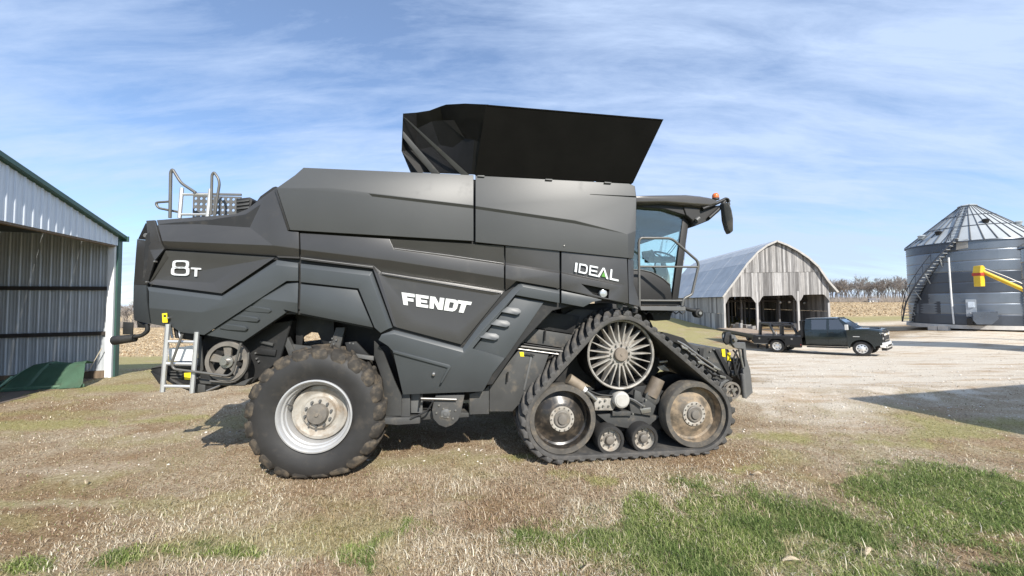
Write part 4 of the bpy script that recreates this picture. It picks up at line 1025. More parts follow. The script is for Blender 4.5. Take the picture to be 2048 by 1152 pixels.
for k in range(23):
    a_ = 2 * math.pi * k / 23; bm = bmesh.new()
    ca, sa = math.cos(a_), math.sin(a_)
    def D(r, t, y): return Vector((dx_ + r * ca - t * sa, y, dz_ + r * sa + t * ca))
    V_ = [(.16, .013, .110), (.16, -.013, .110), (.448, -.006, .10), (.448, .006, .10), (.16, .026, .15), (.16, -.026, .15), (.29, .036, .22), (.29, -.036, .22), (.33, .008, .24), (.33, -.008, .24), (.448, .006, .20), (.448, -.006, .20)]
    vv = [bm.verts.new(D(*v)) for v in V_]
    for f in ((0, 1, 2, 3), (0, 3, 8), (0, 8, 6, 4), (1, 5, 7, 9), (1, 9, 2), (4, 6, 7, 5), (6, 8, 9, 7), (3, 10, 8), (2, 9, 11), (2, 11, 10, 3), (8, 10, 11, 9), (0, 4, 5, 1)): bm.faces.new([vv[i] for i in f])
    bmesh.ops.recalc_face_normals(bm, faces=bm.faces[:]); bevel_sharp(bm, .003, 30, 1)
    from_bm('spoke', bm, M_BRONZE, dw, sm=30)
# track frame
def tf(name, m_, pts, yl, th, bev=.008): return PP(name, m_, pts, yl, th, bev)
tf('track_frame', M_DARK, [(1150, 790), (1215, 780), (1300, 770), (1345, 790), (1345, 850), (1310, 862), (1200, 862), (1160, 850)], .30, .14)
tf('bogie_arm', M_CHASSIS, [(1195, 830), (1240, 826), (1320, 832), (1300, 850), (1262, 858), (1220, 850)], .22, .08)
tf('frame_bracket', M_CHASSIS, [(1225, 822), (1262, 823), (1262, 832), (1225, 832)], .17, .10)
tf('frame_bracket', M_BRONZE, [(1188, 795), (1226, 797), (1232, 812), (1226, 821), (1190, 821)], .16, .10)
tf('frame_bracket', M_CHASSIS, [(1258, 800), (1290, 796), (1312, 812), (1305, 832), (1262, 826)], .17, .10)
PT('track_tensioner', mat('tan_cylinder', (.26, .21, .155), .6, 0, .2, 8, dirt=(.2, .15, .1), damt=.3), [(1137, 757), (1165, 775)], [.075, .07], .16, 14, 0)
PT('track_tensioner', M_STEEL, [(1163, 773), (1192, 800)], .032, .16, 10, 0)
PT('tensioner_tip', M_WHITE, [(1166, 776), (1171, 781)], .04, .15, 10, 0)
q = L(1245, 801, .06)
lathe('pivot_cap', CB, mat('cap_white', (.46, .445, .41), .5, 0, .1, 8, dirt=(.3, .24, .17), damt=.2, dscale=10), [(0, .0), (.085, .0), (.092, .008), (.105, .012), (.115, .03), (.115, .12), (.10, .13), (.10, .3)], 40, q.x, q.z, loc=(0, .06, 0))
PT('gear_motor', mat('oily_grey', (.16, .13, .10), .5, 0, .25, 8, dirt=(.3, .22, .14), damt=.3), [(1316, 757), (1300, 792)], [.10, .105], .28, 16, 0)
lathe('motor_flange', CB, M_CHASSIS, [(0, .2), (.06, .2), (.11, .22), (.115, .3)], 20, L(1303, 795, .25).x, L(1303, 795, .25).z)
tf('link_plate', M_CHASSIS, [(1270, 780), (1282, 784), (1287, 806), (1268, 800)], .15, .05)
tf('link_plate', M_STEEL, [(1280, 818), (1302, 815), (1302, 825), (1284, 828)], .155, .04)
for (px, py) in ((1201, 803), (1211, 801), (1207, 812), (1218, 812), (1199, 815), (1266, 828), (1292, 800), (1288, 812)):
    q = L(px, py, .14); lathe('bolt', CB, M_STEEL, [(0, -.02), (.013, -.018), (.015, .03), (0, .03)], 8, q.x, q.z, loc=(0, .15, 0))
PT('hose', M_DARK, [(1170, 778), (1200, 790), (1228, 792)], .013, .14, 6, .05)
PT('hose', M_GREYMETAL, [(1255, 795), (1272, 802), (1285, 812)], .016, .12, 6, .05)
PT('grease_fitting', M_STEEL, [(1318, 724), (1334, 722)], .02, .3, 8, 0)
PP('link_plate', M_BRONZE, [(1315, 734), (1328, 730), (1340, 742), (1320, 740)], .30, .02, .003)
core('final_drive', M_DARK, [(1190, 660), (1300, 660), (1320, 740), (1280, 790), (1190, 780)], .62, 1.2)
# --- cab
CY0, CY1 = .80, 2.50          # near and far side of the cab
def prism(name, m_, pts, y0, y1, bev=.01, parent=None, persp=None):
    """side outline measured on the near plane y0, extruded across to y1"""
    P = [L(p[0], p[1], y0) for p in pts]
    return plate(name, parent or CB, m_, P, (0, y1 - y0, 0), bev)
roof_m = mat('cab_roof_paint', (.075, .068, .060), .22, 0, .08, 3, coat=.3)
# roof: crowned loft across the cab
ro = [(1262, 391), (1300, 389.5), (1343, 388.5), (1371, 388), (1400, 391), (1420, 395), (1432, 404), (1430, 412), (1418, 418), (1380, 414), (1330, 408), (1262, 411)]
bm = bmesh.new(); rows = []
ys = [.62, .66, .74, .95, 1.65, 2.35, 2.56, 2.64, 2.68]; sc = [.55, .85, .97, 1.03, 1.08, 1.03, .97, .85, .55]
P0 = [L(p[0], p[1], .66) for p in ro]; cz = sum(p.z for p in P0) / len(P0)
for y, s in zip(ys, sc): rows.append([bm.verts.new((p.x, y, cz + (p.z - cz) * s)) for p in P0])
for A_, B_ in zip(rows, rows[1:]):
    for k in range(len(P0)): bm.faces.new((A_[k], A_[(k + 1) % len(P0)], B_[(k + 1) % len(P0)], B_[k]))
bm.faces.new(rows[0][::-1]); bm.faces.new(rows[-1]); bmesh.ops.recalc_face_normals(bm, faces=bm.faces[:]); bevel_sharp(bm, .012, 40, 2)
from_bm('cab_roof', bm, roof_m, CB, sm=50)
prism('roof_visor', M_BLACK, [(1366, 412), (1420, 412), (1446, 410), (1440, 422), (1418, 441), (1388, 453), (1384, 440), (1372, 430)], .70, 2.6, .012)
prism('roof_liner', M_BLACK, [(1262, 405), (1380, 412), (1384, 440), (1368, 430), (1330, 418), (1262, 413)], .72, 2.58, .01)
# glazing: side door pane, windshield, rear
PP('door_glass', M_GLASS, [(1262, 414), (1320, 417), (1366, 431), (1338, 605), (1262, 600)], CY0, .008, .0)
P0 = [L(1366, 431, CY1 - .1), L(1338, 605, CY1 - .1), L(1262, 600, CY1 - .1), L(1262, 414, CY1 - .1)]
wsA, wsB = L(1376, 436, CY0), L(1352, 602, CY0)
far_g = [Vector((wsA.x - .05, CY1, wsA.z)), Vector((wsB.x - .05, CY1, wsB.z)), Vector((L(1262, 600, CY0).x, CY1, L(1262, 600, CY0).z)), Vector((L(1262, 414, CY0).x, CY1, L(1262, 414, CY0).z))]
plate('door_glass', CB, M_GLASS, far_g, (0, .008, 0), 0)
bm = bmesh.new(); rows = []
for k in range(13):
    t = k / 12; y = CY0 + .01 + (CY1 - CY0 - .02) * t; bulge = .24 * math.sin(math.pi * t) ** .55
    rows.append([bm.verts.new((wsA.x + bulge, y, wsA.z)), bm.verts.new((wsA.x * .5 + wsB.x * .5 + bulge * 1.0 + .02, y, (wsA.z + wsB.z) / 2)), bm.verts.new((wsB.x + bulge * .9, y, wsB.z))])
for A_, B_ in zip(rows, rows[1:]):
    for k in range(2): bm.faces.new((A_[k], A_[k + 1], B_[k + 1], B_[k]))
bmesh.ops.solidify(bm, geom=bm.faces[:], thickness=.006)
from_bm('windshield', bm, M_GLASS, CB, sm=60)
PP('door_pillar', M_BLACK, [(1367, 429), (1379, 433), (1356, 603), (1344, 602)], CY0 - .015, .06, .006)
lo, hi = L(1350, 602, CY0), L(1373, 431, CY0)
tube('door_pillar', CB, M_BLACK, [Vector((lo.x, CY1, lo.z)), Vector((hi.x, CY1, hi.z))], .035, 6)
PP('door_lower_panel', M_BLACK, [(1262, 540), (1285, 540), (1303, 544), (1325, 555), (1341, 570), (1344, 600), (1300, 602), (1262, 600)], CY0 - .004, .02, .003)
PT('door_trim', M_GREYMETAL, [(1264, 539), (1285, 540), (1303, 544), (1325, 556), (1341, 570)], .008, CY0 - .01, 6, .03)
PP('door_trim', M_GREYMETAL, [(1368, 424), (1360, 424), (1360, 430), (1367, 430)], CY0 - .012, .01, .002)
PP('warning_label', M_YELLOW, [(1354, 421), (1366, 422), (1366, 428), (1354, 427)], CY0 - .02, .004, 0)
prism('cab_floor', M_DARK, [(1262, 596), (1352, 600), (1356, 612), (1262, 612)], CY0, CY1, .01)
PP('cab_rear_wall', M_BLACK, [(1258, 410), (1263, 410), (1263, 600), (1258, 600)], CY0, 1.7, .003)
# interior
sx = L(1285, 560, 1.55)
def ibox(name, m_, x0, x1, y0, y1, z0, z1, b_=.03): return box(name, CB, m_, x0, x1, y0, y1, z0, z1, b_)
seat_m = mat('seat_fabric', (.035, .035, .037), .8, 0, .15, 12)
zf = L(1300, 600, 1.4).z
ibox('seat', seat_m, sx.x - .20, sx.x + .36, 1.38, 1.92, zf + .42, zf + .58)
ibox('seat_back', seat_m, sx.x - .28, sx.x - .12, 1.40, 1.90, zf + .55, zf + 1.25)
ibox('seat_base', M_BLACK, sx.x - .1, sx.x + .25, 1.48, 1.82, zf, zf + .42)
ibox('armrest_console', M_BLACK, sx.x - .05, sx.x + .45, 1.22, 1.36, zf + .66, zf + .76)
st = L(1334, 513, 1.5)
tube('steering_column', CB, M_GREYMETAL, [Vector((st.x + .05, 1.65, zf)), Vector((st.x + .06, 1.65, zf + .45)), Vector((st.x - .02, 1.65, st.z))], [.09, .06, .04], 10)
bm = bmesh.new(); rr = []
for k in range(24):
    a_ = 2 * math.pi * k / 24; rr.append(Vector((st.x + .20 * math.cos(a_) * .92, 1.65 + .20 * math.sin(a_), st.z + .03 - .20 * math.cos(a_) * .35)))
tube_bm(bm, rr, .016, 6, True); tube_bm(bm, [rr[0], Vector((st.x, 1.65, st.z)), rr[12]], .014, 6)
from_bm('steering_wheel', bm, M_BLACK, CB, sm=60)
PP('monitor', M_BLACK, [(1285, 503), (1306, 500), (1308, 516), (1287, 518)], 1.25, .04, .004)
PT('monitor_arm', M_BLACK, [(1302, 500), (1312, 515), (1308, 545)], .014, 1.3, 6, .04)
PT('wiper_arm', M_BLACK, [(1366, 466), (1340, 500), (1328, 514)], .006, CY0 + .35, 6, 0)
PT('wiper_arm', M_BLACK, [(1364, 474), (1344, 502), (1332, 514)], .006, CY0 + .35, 6, 0)
PP('sun_blind', M_DARK, [(1332, 433), (1366, 430), (1366, 462), (1328, 467)], 2.3, .01, .002)
# beacon, light bar, mirror
q = L(1431, 394, 1.0)
bc = lathe('beacon', CB, M_ORANGE, [(0, -.055), (.03, -.052), (.05, -.03), (.055, .0), (.055, .03), (0, .03)], 20)
bc.rotation_euler = (R(-90), 0, 0); bc.location = (q.x, 1.0, q.z + .01)
bb = lathe('beacon_base', bc, M_BLACK, [(0, .03), (.058, .03), (.06, .06), (0, .06)], 20)
PT('mirror_arm', M_BLACK, [(1405, 418), (1425, 410), (1445, 401), (1453, 397), (1458, 404)], .028, .66, 8, .03)
PT('mirror_arm', M_BLACK, [(1418, 436), (1438, 418), (1450, 402)], .03, .66, 8, .03)
PT('mirror_wire', M_RAIL, [(1452, 396), (1458, 397), (1460, 410)], .007, .62, 6, .02)
FM('mirror', M_CHASSIS, [(1447, 405, .56), (1458, 404, .50), (1464, 420, .50), (1467, 436, .50), (1467, 462, .52), (1460, 468, .56), (1455, 458, .58), (1450, 440, .58)], [(0, 1, 2, 3, 4, 5, 6, 7)], .09, .018)
PP('lamp_pod', M_BLACK, [(1414, 402), (1424, 398), (1432, 404), (1430, 416), (1418, 420)], .70, .12, .01)
PT('roof_lamp', M_GREYMETAL, [(1392, 441), (1398, 436)], .035, .66, 12, 0)
# platform and railing
prism('access_platform', M_GREYMETAL, [(1279, 613), (1371, 613), (1372, 622), (1282, 621)], .18, .80, .006)
PP('kick_plate', M_DARK, [(1283, 603), (1362, 603), (1362, 611), (1283, 611)], .22, .02, .003)
PT('railing', M_RAIL, [(1279, 614), (1277.5, 484), (1281, 476), (1343, 476.5), (1395, 522), (1397, 532), (1384, 588), (1378, 592), (1367, 597), (1364, 612)], .019, .18, 8, .07)
PT('railing', M_RAIL, [(1279, 533), (1396, 534)], .015, .18, 8, 0)
PT('railing', M_RAIL, [(1279, 601), (1364, 601.5)], .014, .18, 8, 0)
for k in range(7): PT('step_grip', M_DARK, [(1286 + 12 * k, 623), (1292 + 12 * k, 628), (1298 + 12 * k, 623)], .008, .25, 6, 0)
PP('ladder_hinge', M_DARK, [(1300, 622), (1345, 622), (1340, 640), (1310, 642)], .40, .3, .006)
PT('hitch_lamp_arm', M_DARK, [(1366, 615), (1382, 620), (1398, 622)], .03, .28, 8, .03)
q = L(1398, 626, .26); lathe('hitch_lamp', CB, M_DARK, [(0, -.03), (.03, -.03), (.035, -.02), (.06, -.015), (.07, .0), (.07, .07), (0, .07)], 20, q.x, q.z, loc=(0, .26, 0))
lathe('hitch_lamp_lens', CB, M_STEEL, [(0, -.036), (.022, -.036), (.024, -.02)], 16, q.x, q.z, loc=(0, .26, 0))
PT('tread_linkage', M_GREYMETAL, [(1218, 598), (1250, 607), (1275, 617)], .012, .1, 6, 0)
for k, (px, py) in enumerate(((1240, 612), (1252, 618), (1262, 612), (1270, 622), (1258, 626))):
    PP('linkage_plate', M_DARK if k % 2 else M_GREYMETAL, [(px - 6, py - 5), (px + 6, py - 3), (px + 5, py + 5), (px - 5, py + 4)], .14 + .02 * k, .03, .003)

# --- feeder house and header frame
FY = .95
def fp(name, m_, pts, yl, th=.04, b_=.005): return PP(name, m_, pts, yl, th, b_)
prism('feeder_house', M_CHASSIS, [(1250, 640), (1330, 668), (1390, 690), (1458, 699), (1464, 727), (1460, 770), (1440, 790), (1395, 760), (1300, 720)], FY, 2.35, .012)
prism('feeder_cover', M_BLACK, [(1325, 664), (1335, 666), (1368, 676), (1392, 702), (1380, 704), (1360, 690), (1325, 676)], FY - .05, 2.40, .01)
fp('feeder_rib', M_DARK, [(1399, 697), (1408, 697), (1406, 722), (1400, 722)], FY - .04)
fp('feeder_rib', M_DARK, [(1430, 699), (1437, 699), (1462, 740), (1458, 752)], FY - .04)
fp('feeder_rib', M_DARK, [(1360, 690), (1366, 688), (1466, 758), (1462, 764)], FY - .06, .05)
fp('warning_label', M_YELLOW, [(1443, 698), (1450, 698), (1451, 714), (1445, 713)], FY - .015, .008, 0)
fp('warning_label', M_YELLOW, [(1455, 706), (1461, 705), (1462, 722), (1455, 721)], FY - .015, .008, 0)
header = [(1463, 670), (1471, 670), (1475, 685), (1491, 685), (1494, 718), (1501, 740), (1506, 785), (1493, 798), (1485, 790), (1487, 750), (1486, 740), (1491, 733), (1487, 698), (1470, 696), (1464, 687)]
prism('header_frame', M_GREYMETAL, header, FY - .12, FY - .06, .006)
prism('header_frame', M_CHASSIS, [(1484, 720), (1494, 720), (1504, 784), (1492, 794), (1482, 780)], FY - .05, 2.40, .008)
fp('hook_arm', M_DARK, [(1452, 666), (1462, 664), (1466, 684), (1454, 690), (1448, 682)], FY - .08)
q = L(1469, 679, FY - .14); lathe('hook_pin', CB, M_STEEL, [(0, -.03), (.03, -.03), (.035, -.02), (.035, .1)], 16, q.x, q.z, loc=(0, FY - .14, 0))
PT('lift_rod', M_STEEL, [(1478, 698), (1486, 735)], .02, FY - .14, 8, 0)
PT('lift_cylinder', M_GREYMETAL, [(1485, 748), (1489, 795)], .035, FY - .14, 10, 0)
q = L(1461, 780, FY - .10)
dp = lathe('feeder_pulley', CB, M_HUB, [(.135, .0), (.14, .01), (.125, .03), (.14, .05), (.135, .06), (.11, .06), (.105, .0), (.135, 0)], 32, q.x, q.z, loc=(0, FY - .16, 0))
for k in range(5):
    a_ = R(72 * k + 15); bm = bmesh.new(); ca, sa = math.cos(a_), math.sin(a_)
    plate_bm(bm, [Vector((q.x + r_ * ca - s_ * sa, .02, q.z + r_ * sa + s_ * ca)) for r_, s_ in ((.03, -.022), (.115, -.025), (.115, .025), (.03, .022))], (0, .025, 0)); from_bm('spoke', bm, M_HUB, dp)
lathe('hub', dp, M_STEEL, [(0, -.02), (.03, -.02), (.035, .0), (.035, .05)], 14, q.x, q.z)
fp('pulley_guard', M_GREYMETAL, [(1438, 776), (1442, 766), (1452, 760), (1460, 760), (1448, 768), (1442, 778)], FY - .17, .08)
for pts in ([(1354, 682), (1370, 690), (1396, 710), (1420, 726), (1440, 740)], [(1362, 690), (1382, 706), (1412, 730), (1432, 742)]):
    PT('hydraulic_hose', M_STEEL, pts, .016, FY - .10, 8, .05)
for (a, b, c2, d2) in ((1364, 692, 1376, 699), (1381, 704, 1392, 711), (1396, 722, 1408, 728), (1428, 732, 1440, 740), (1440, 750, 1452, 756)):
    fp('hose_clamp', M_STEEL if (a % 2 == 0) else M_GREYMETAL, [(a, b), (c2, d2 - 3), (c2 + 1, d2 + 2), (a + 1, b + 5)], FY - .13, .04)
for pts in ([(1466, 700), (1476, 712), (1470, 735), (1478, 758), (1486, 762)], [(1470, 704), (1480, 722), (1474, 745)], [(1414, 738), (1424, 748), (1440, 752)], [(1392, 718), (1402, 726), (1394, 734)], [(1474, 700), (1466, 720), (1472, 750)]):
    PT('hydraulic_hose', M_DARK, pts, .014, FY - .11, 6, .05)
for (px, py) in ((1420, 703), (1427, 699), (1416, 715), (1396, 700), (1438, 712), (1464, 752), (1428, 762), (1396, 733), (1410, 740)):
    q = L(px, py, FY - .01); lathe('bolt', CB, M_STEEL, [(0, -.02), (.012, -.018), (.014, .03), (0, .03)], 8, q.x, q.z, loc=(0, FY - .01, 0))
for (px, py, r_) in ((1420, 746, .05), (1430, 750, .04), (1405, 734, .035), (1476, 728, .04), (1470, 748, .05)):
    q = L(px, py, FY - .08); lathe('coupling', CB, M_CHASSIS, [(0, -.04), (r_ * .6, -.04), (r_, -.02), (r_, .06), (0, .06)], 12, q.x, q.z, loc=(0, FY - .05, 0))
# ------------------------------------------------------------------ open machine shed on the left
M_SHEET = mat('galvalume_sheet', (.60, .64, .69), .45, .15, .03, 2.0, rvar=.03)
M_SHEETIN = mat('galvalume_inside', (.56, .59, .61), .45, .2, .08, 1.5)
M_GREENTRIM = mat('green_trim', (.035, .085, .070), .45, 0, .1, 3)
M_WOOD = mat('old_lumber', (.17, .125, .085), .85, 0, .25, 3, stretch=(6, 6, .6))
def rib_sheet(name, parent, material, O, T, N_, width, zlo, zhi, pitch=.23, h=.02, t0=0.0, minor=True):
    """ribbed steel sheet: origin O, running along T, ribs proud towards N_; zlo/zhi are functions of the run"""
    T, N_, O = Vector(T), Vector(N_), Vector(O); ts = [0.0]; hs = [0.0]
    k = 0
    while k * pitch < width - .02:
        c = k * pitch + .04
        for d, hh in ((-.034, 0), (-.014, h), (.014, h), (.034, 0)): ts.append(c + d); hs.append(hh)
        if minor and c + pitch * .66 < width:
            for q_ in (.33, .66):
                for d, hh in ((-.014, 0), (0, h * .28), (.014, 0)): ts.append(c + pitch * q_ + d); hs.append(hh)
        k += 1
    pr = [(t, hh) for t, hh in zip(ts, hs) if 0 <= t <= width] + [(width, 0)]
    V = []; F = []
    for i, (t, hh) in enumerate(pr):
        p = O + T * t + N_ * hh
        V += [(p.x, p.y, zlo(t0 + t)), (p.x, p.y, zhi(t0 + t))]
    for i in range(len(pr) - 1): F.append((2 * i, 2 * i + 2, 2 * i + 3, 2 * i + 1))
    return poly_mesh(name, V, F, material, parent, sm=25)
sp = at_z(229, 752, 0); sp.z = tz(sp.x, sp.y)
SH = empty('machine_shed', sp, R(-71), 'open fronted pole shed of ribbed pale steel with green trim', 'shed')
EAVE, SLOPE, RIDGE, DEPTH = 4.34, .27, 6.2, 14.0
def roofz(x): return EAVE + SLOPE * (x if x < RIDGE else 2 * RIDGE - x)
# local axes: x along the open gable towards the camera, -y into the shed
for k in range(14):          # gable sheets
    w_ = .89; x0 = .10 + k * .89
    if x0 + w_ > 2 * RIDGE - .1: break
    rib_sheet('gable_sheet', SH, M_SHEET, (x0, .03, 0), (1, 0, 0), (0, 1, 0), w_, lambda t: 4.02 + .02 * 0, lambda t: roofz(t) - .03, t0=x0)
for k in range(16):          # far side wall, seen from inside
    y0 = -.12 - k * .89
    rib_sheet('wall_sheet', SH, M_SHEETIN, (.06, y0, 0), (0, -1, 0), (1, 0, 0), .89, lambda t: .10, lambda t: EAVE - .02)
for k in range(14):          # end wall inside
    x0 = .1 + k * .89
    if x0 > 2 * RIDGE - .8: break
    rib_sheet('wall_sheet', SH, M_SHEETIN, (x0, -DEPTH - .2, 0), (1, 0, 0), (0, 1, 0), .89, lambda t: .1, lambda t: roofz(t) - .05, t0=x0)
for k in range(16):          # near side wall (behind the viewer's left)
    y0 = -.12 - k * .89
    rib_sheet('wall_sheet', SH, M_SHEET, (2 * RIDGE, y0, 0), (0, -1, 0), (1, 0, 0), .89, lambda t: .10, lambda t: EAVE - .02)
for z in (1.34, 2.70):
    box('girt', SH, mat('dark_lumber', (.05, .042, .036), .85, 0, .2, 3), .085, .145, -DEPTH, -.16, z - .055, z + .055, .004)
box('skirt_board', SH, M_WOOD, .085, .14, -DEPTH, -.16, -.02, .22, .006)
for k in range(6): box('wall_post', SH, M_WOOD, .15, .30, -.5 - 2.6 * k - .14, -.5 - 2.6 * k, -.3, EAVE - .05, .006) if k else None
box('corner_post', SH, M_WHITE, .02, .17, -.15, .0, -.3, 4.02, .006)
box('corner_trim', SH, M_GREENTRIM, -.06, .09, .005, .05, -.02, EAVE - .05, .004)
box('corner_trim', SH, M_GREENTRIM, -.09, -.055, -.13, .05, -.02, EAVE - .05, .004)
box('corner_post', SH, M_WOOD, 2 * RIDGE - .17, 2 * RIDGE - .02, -.15, .0, -.3, 4.02, .006)
box('door_header', SH, M_WOOD, .17, 2 * RIDGE - .2, -.10, .02, 3.97, 4.20, .006)
def slab(name, m_, xa, xb, y0, y1, dz0, dz1, bev=.004):
    bm = bmesh.new(); vs = [bm.verts.new((x, y, roofz(x) + dz)) for x in (xa, xb) for y in (y0, y1) for dz in (dz0, dz1)]
    for f in ((0, 1, 3, 2), (4, 6, 7, 5), (0, 4, 5, 1), (2, 3, 7, 6), (0, 2, 6, 4), (1, 5, 7, 3)): bm.faces.new([vs[i] for i in f])
    bmesh.ops.recalc_face_normals(bm, faces=bm.faces[:]); bevel_sharp(bm, bev, seg=1); return from_bm(name, bm, m_, SH)
for k in range(16):          # roof sheets, both slopes; dark colour stands in for shade, cuts bounce
    y0 = .12 - k * .905
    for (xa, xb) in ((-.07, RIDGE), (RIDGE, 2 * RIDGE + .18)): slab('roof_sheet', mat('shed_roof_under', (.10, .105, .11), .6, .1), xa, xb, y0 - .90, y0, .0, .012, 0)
slab('rake_trim', M_GREENTRIM, -.10, RIDGE, .06, .16, -.085, .03); slab('rake_trim', M_GREENTRIM, RIDGE, 2 * RIDGE + .22, .06, .16, -.085, .03)
slab('rake_trim', M_GREENTRIM, -.10, RIDGE, .02, .059, -.10, -.02)
box('eave_trim', SH, M_GREENTRIM, -.11, -.07, -DEPTH, .2, EAVE - .17, EAVE - .0, .004)
for k in range(7):
    x = .7 + k * .85
    if x < RIDGE - .2: box('purlin', SH, M_WOOD, x, x + .05, -DEPTH, -.02, roofz(x) - .14, roofz(x) - .004, .003)
for k in range(1, 5):
    y = -k * 2.8; bm = bmesh.new()
    for (xa, za, xb, zb) in ((.2, EAVE - .1, RIDGE, roofz(RIDGE) - .18), (RIDGE, roofz(RIDGE) - .18, 2 * RIDGE - .2, EAVE - .1), (.2, EAVE - .35, 2 * RIDGE - .2, EAVE - .35), (3, EAVE - .35, 3, roofz(3) - .2), (RIDGE, EAVE - .35, RIDGE, roofz(RIDGE) - .2), (3, EAVE - .35, RIDGE, roofz(RIDGE) - .2)):
        tube_bm(bm, [Vector((xa, y, za)), Vector((xb, y, zb))], .06, 4)
    from_bm('roof_truss', bm, M_WOOD, SH, sm=0)
bm = bmesh.new()
gf = [bm.verts.new(p) for p in ((.2, -.3, .012), (2 * RIDGE - .3, -.3, .012), (2 * RIDGE - .3, -DEPTH, .012), (.2, -DEPTH, .012))]; bm.faces.new(gf)
from_bm('dirt_floor', bm, mat('shed_floor', (.16, .125, .095), .95, 0, .25, 2, bump=.2, bscale=8), SH, sm=0)
PTs = [Vector((.22, -.2, .9)), Vector((.24, -.45, .3)), Vector((.30, -.75, .08))]
tube('tie_rope', SH, mat('rope', (.55, .48, .36), .9), PTs, .012, 6)

# green sheet metal snout lying in the shed mouth
M_JD = mat('green_poly', (.13, .24, .16), .5, 0, .15, 3, dirt=(.16, .17, .12), damt=.3, dscale=4)
gs = at_z(98, 775, 0); G0 = Vector((gs.x, gs.y, tz(gs.x, gs.y)))
GH = empty('header_snout', G0, R(8), 'green moulded header cover lying in front of the shed wall', 'machine cover')
GS = at_z(98, 775, 0).y / FPX
def gq(px, py, dy=0.0): return ((px - 98) * GS, dy, (776 - py) * GS)
rows = []
for (xo, sc_) in ((0, 1.0), (.5, .96), (.95, .90)):
    pass
prof = [(-.95, -.25, .0), (-.45, .25, .62), (-.1, .42, .66), (.72, .55, .70), (.86, .30, .52), (.95, -.05, .08)]
left = [(-.82, -.42, .0), (-.80, -.25, .06), (-.62, .02, .45), (-.52, .15, .58), (-.48, .35, .60), (-.48, .60, .52)]
right = [(.86, -.18, .0), (.86, -.10, .08), (.72, .10, .44), (.60, .26, .60), (.50, .42, .64), (.48, .65, .55)]
bm = bmesh.new(); cols = []
for t in (0, .12, .28, .30, .5, .70, .72, .88, 1):
    off = -.03 if t in (.30, .5, .70) else 0
    cols.append([bm.verts.new((a_[0] + (b_[0] - a_[0]) * t, a_[1] + (b_[1] - a_[1]) * t - off, (a_[2] + (b_[2] - a_[2]) * t) + (.03 * math.sin(t * 6) if a_[2] > .1 else 0) + off)) for a_, b_ in zip(left, right)])
for A_, B_ in zip(cols, cols[1:]):
    for k in range(5): bm.faces.new((A_[k], B_[k], B_[k + 1], A_[k + 1]))
bmesh.ops.solidify(bm, geom=bm.faces[:], thickness=.012)
for v in bm.verts: v.co.z = max(v.co.z, 0.0)
from_bm('cover_shell', bm, M_JD, GH, sm=40)
plate('end_panel', GH, M_JD, [(-1.35, -.25, 0), (-.84, -.40, 0), (-.64, .0, .44), (-.54, .14, .56), (-.60, .3, .58), (-.75, .35, .30), (-1.1, .3, .14)], (.015, .02, 0), .004)
tube('end_rib', GH, M_JD, [Vector((-.83, -.42, .02)), Vector((-.80, -.30, .12)), Vector((-.72, -.12, .34))], .03, 6)
box('handle_slot', GH, M_BLACK, -.38, -.18, .19, .24, .575, .60, .004)
box('lower_flange', GH, M_JD, -.80, .84, -.19, -.16, .0, .07, .004, rot=(0, 0, R(8)))
# drawbar of an implement parked in the shed
dbp = at_z(15, 752, 0)
DB = empty('implement_drawbar', (dbp.x, dbp.y, tz(dbp.x, dbp.y)), R(12), 'black implement drawbar with clevis eye poking out of the dark shed', 'drawbar')
tube('beam', DB, M_BLACK, [Vector((-2.2, .3, .24)), Vector((.15, 0, .22))], .05, 8)
lathe('clevis', DB, M_BLACK, [(.03, -.04), (.085, -.04), (.09, 0), (.085, .04), (.03, .04), (.03, -.04)], 20, .22, .22)
tube('jack_stand', DB, M_BLACK, [Vector((-.4, .05, .0)), Vector((-.4, .05, .3))], .03, 8)
plate('mounting_plate', DB, M_JD, [(-1.2, .10, .32), (-.25, .02, .30), (-.25, .02, .46), (-1.2, .10, .50)], (0, .02, 0), .004)
# ------------------------------------------------------------------ old tobacco barn
BD = 44.5
bz = -1.45
bl = at_depth(1449, 660, BD); BL = Vector((bl.x, bl.y, bz))
BYAW = R(-5)
BN = empty('tobacco_barn', BL, BYAW, 'weathered grey plank barn with curved metal roof and three open bays', 'barn')
_bI = (Matrix.Translation(BL) @ Matrix.Rotation(BYAW, 4, 'Z')).inverted()
def BP(px, py, y=0.0):
    o = _bI @ CAMP; d = _bI.to_3x3() @ ray(px, py); return o + d * ((y - o.y) / d.y)
M_BOARDS = []
for k, c in enumerate([(.31, .30, .29), (.23, .222, .216), (.42, .408, .395), (.16, .153, .148), (.35, .335, .32)]):
    M_BOARDS.append(mat('weathered_board_%d' % k, c, .85, 0, .30, 2.2, dirt=(.12, .11, .10), damt=.30, dscale=2.6, stretch=(7, 7, .35), bump=.1, bscale=20))
M_TIN = mat('barn_tin', (.42, .44, .46), .5, .15, .12, .8, dirt=(.30, .22, .17), damt=.16, dscale=.8, stretch=(1, 1, 1))
BW_ = BP(1661, 655).x; LEN = 21.0
eL, pk, eR = BP(1442, 594), BP(1550, 482), BP(1672, 584)
profL = [BP(*p) for p in ((1442, 594), (1453, 579), (1466, 562), (1490, 528), (1512, 504), (1530, 491), (1550, 482))]
profR = [BP(*p) for p in ((1550, 482), (1571, 490), (1592, 501), (1614, 516), (1633, 533), (1652, 561), (1672, 584))]
prof = [(p.x, p.z) for p in profL] + [(p.x, p.z) for p in profR[1:]]
px_ = np.array([p[0] for p in prof]); pz_ = np.array([p[1] for p in prof])
def bz_roof(x): return float(np.interp(x, px_, pz_))
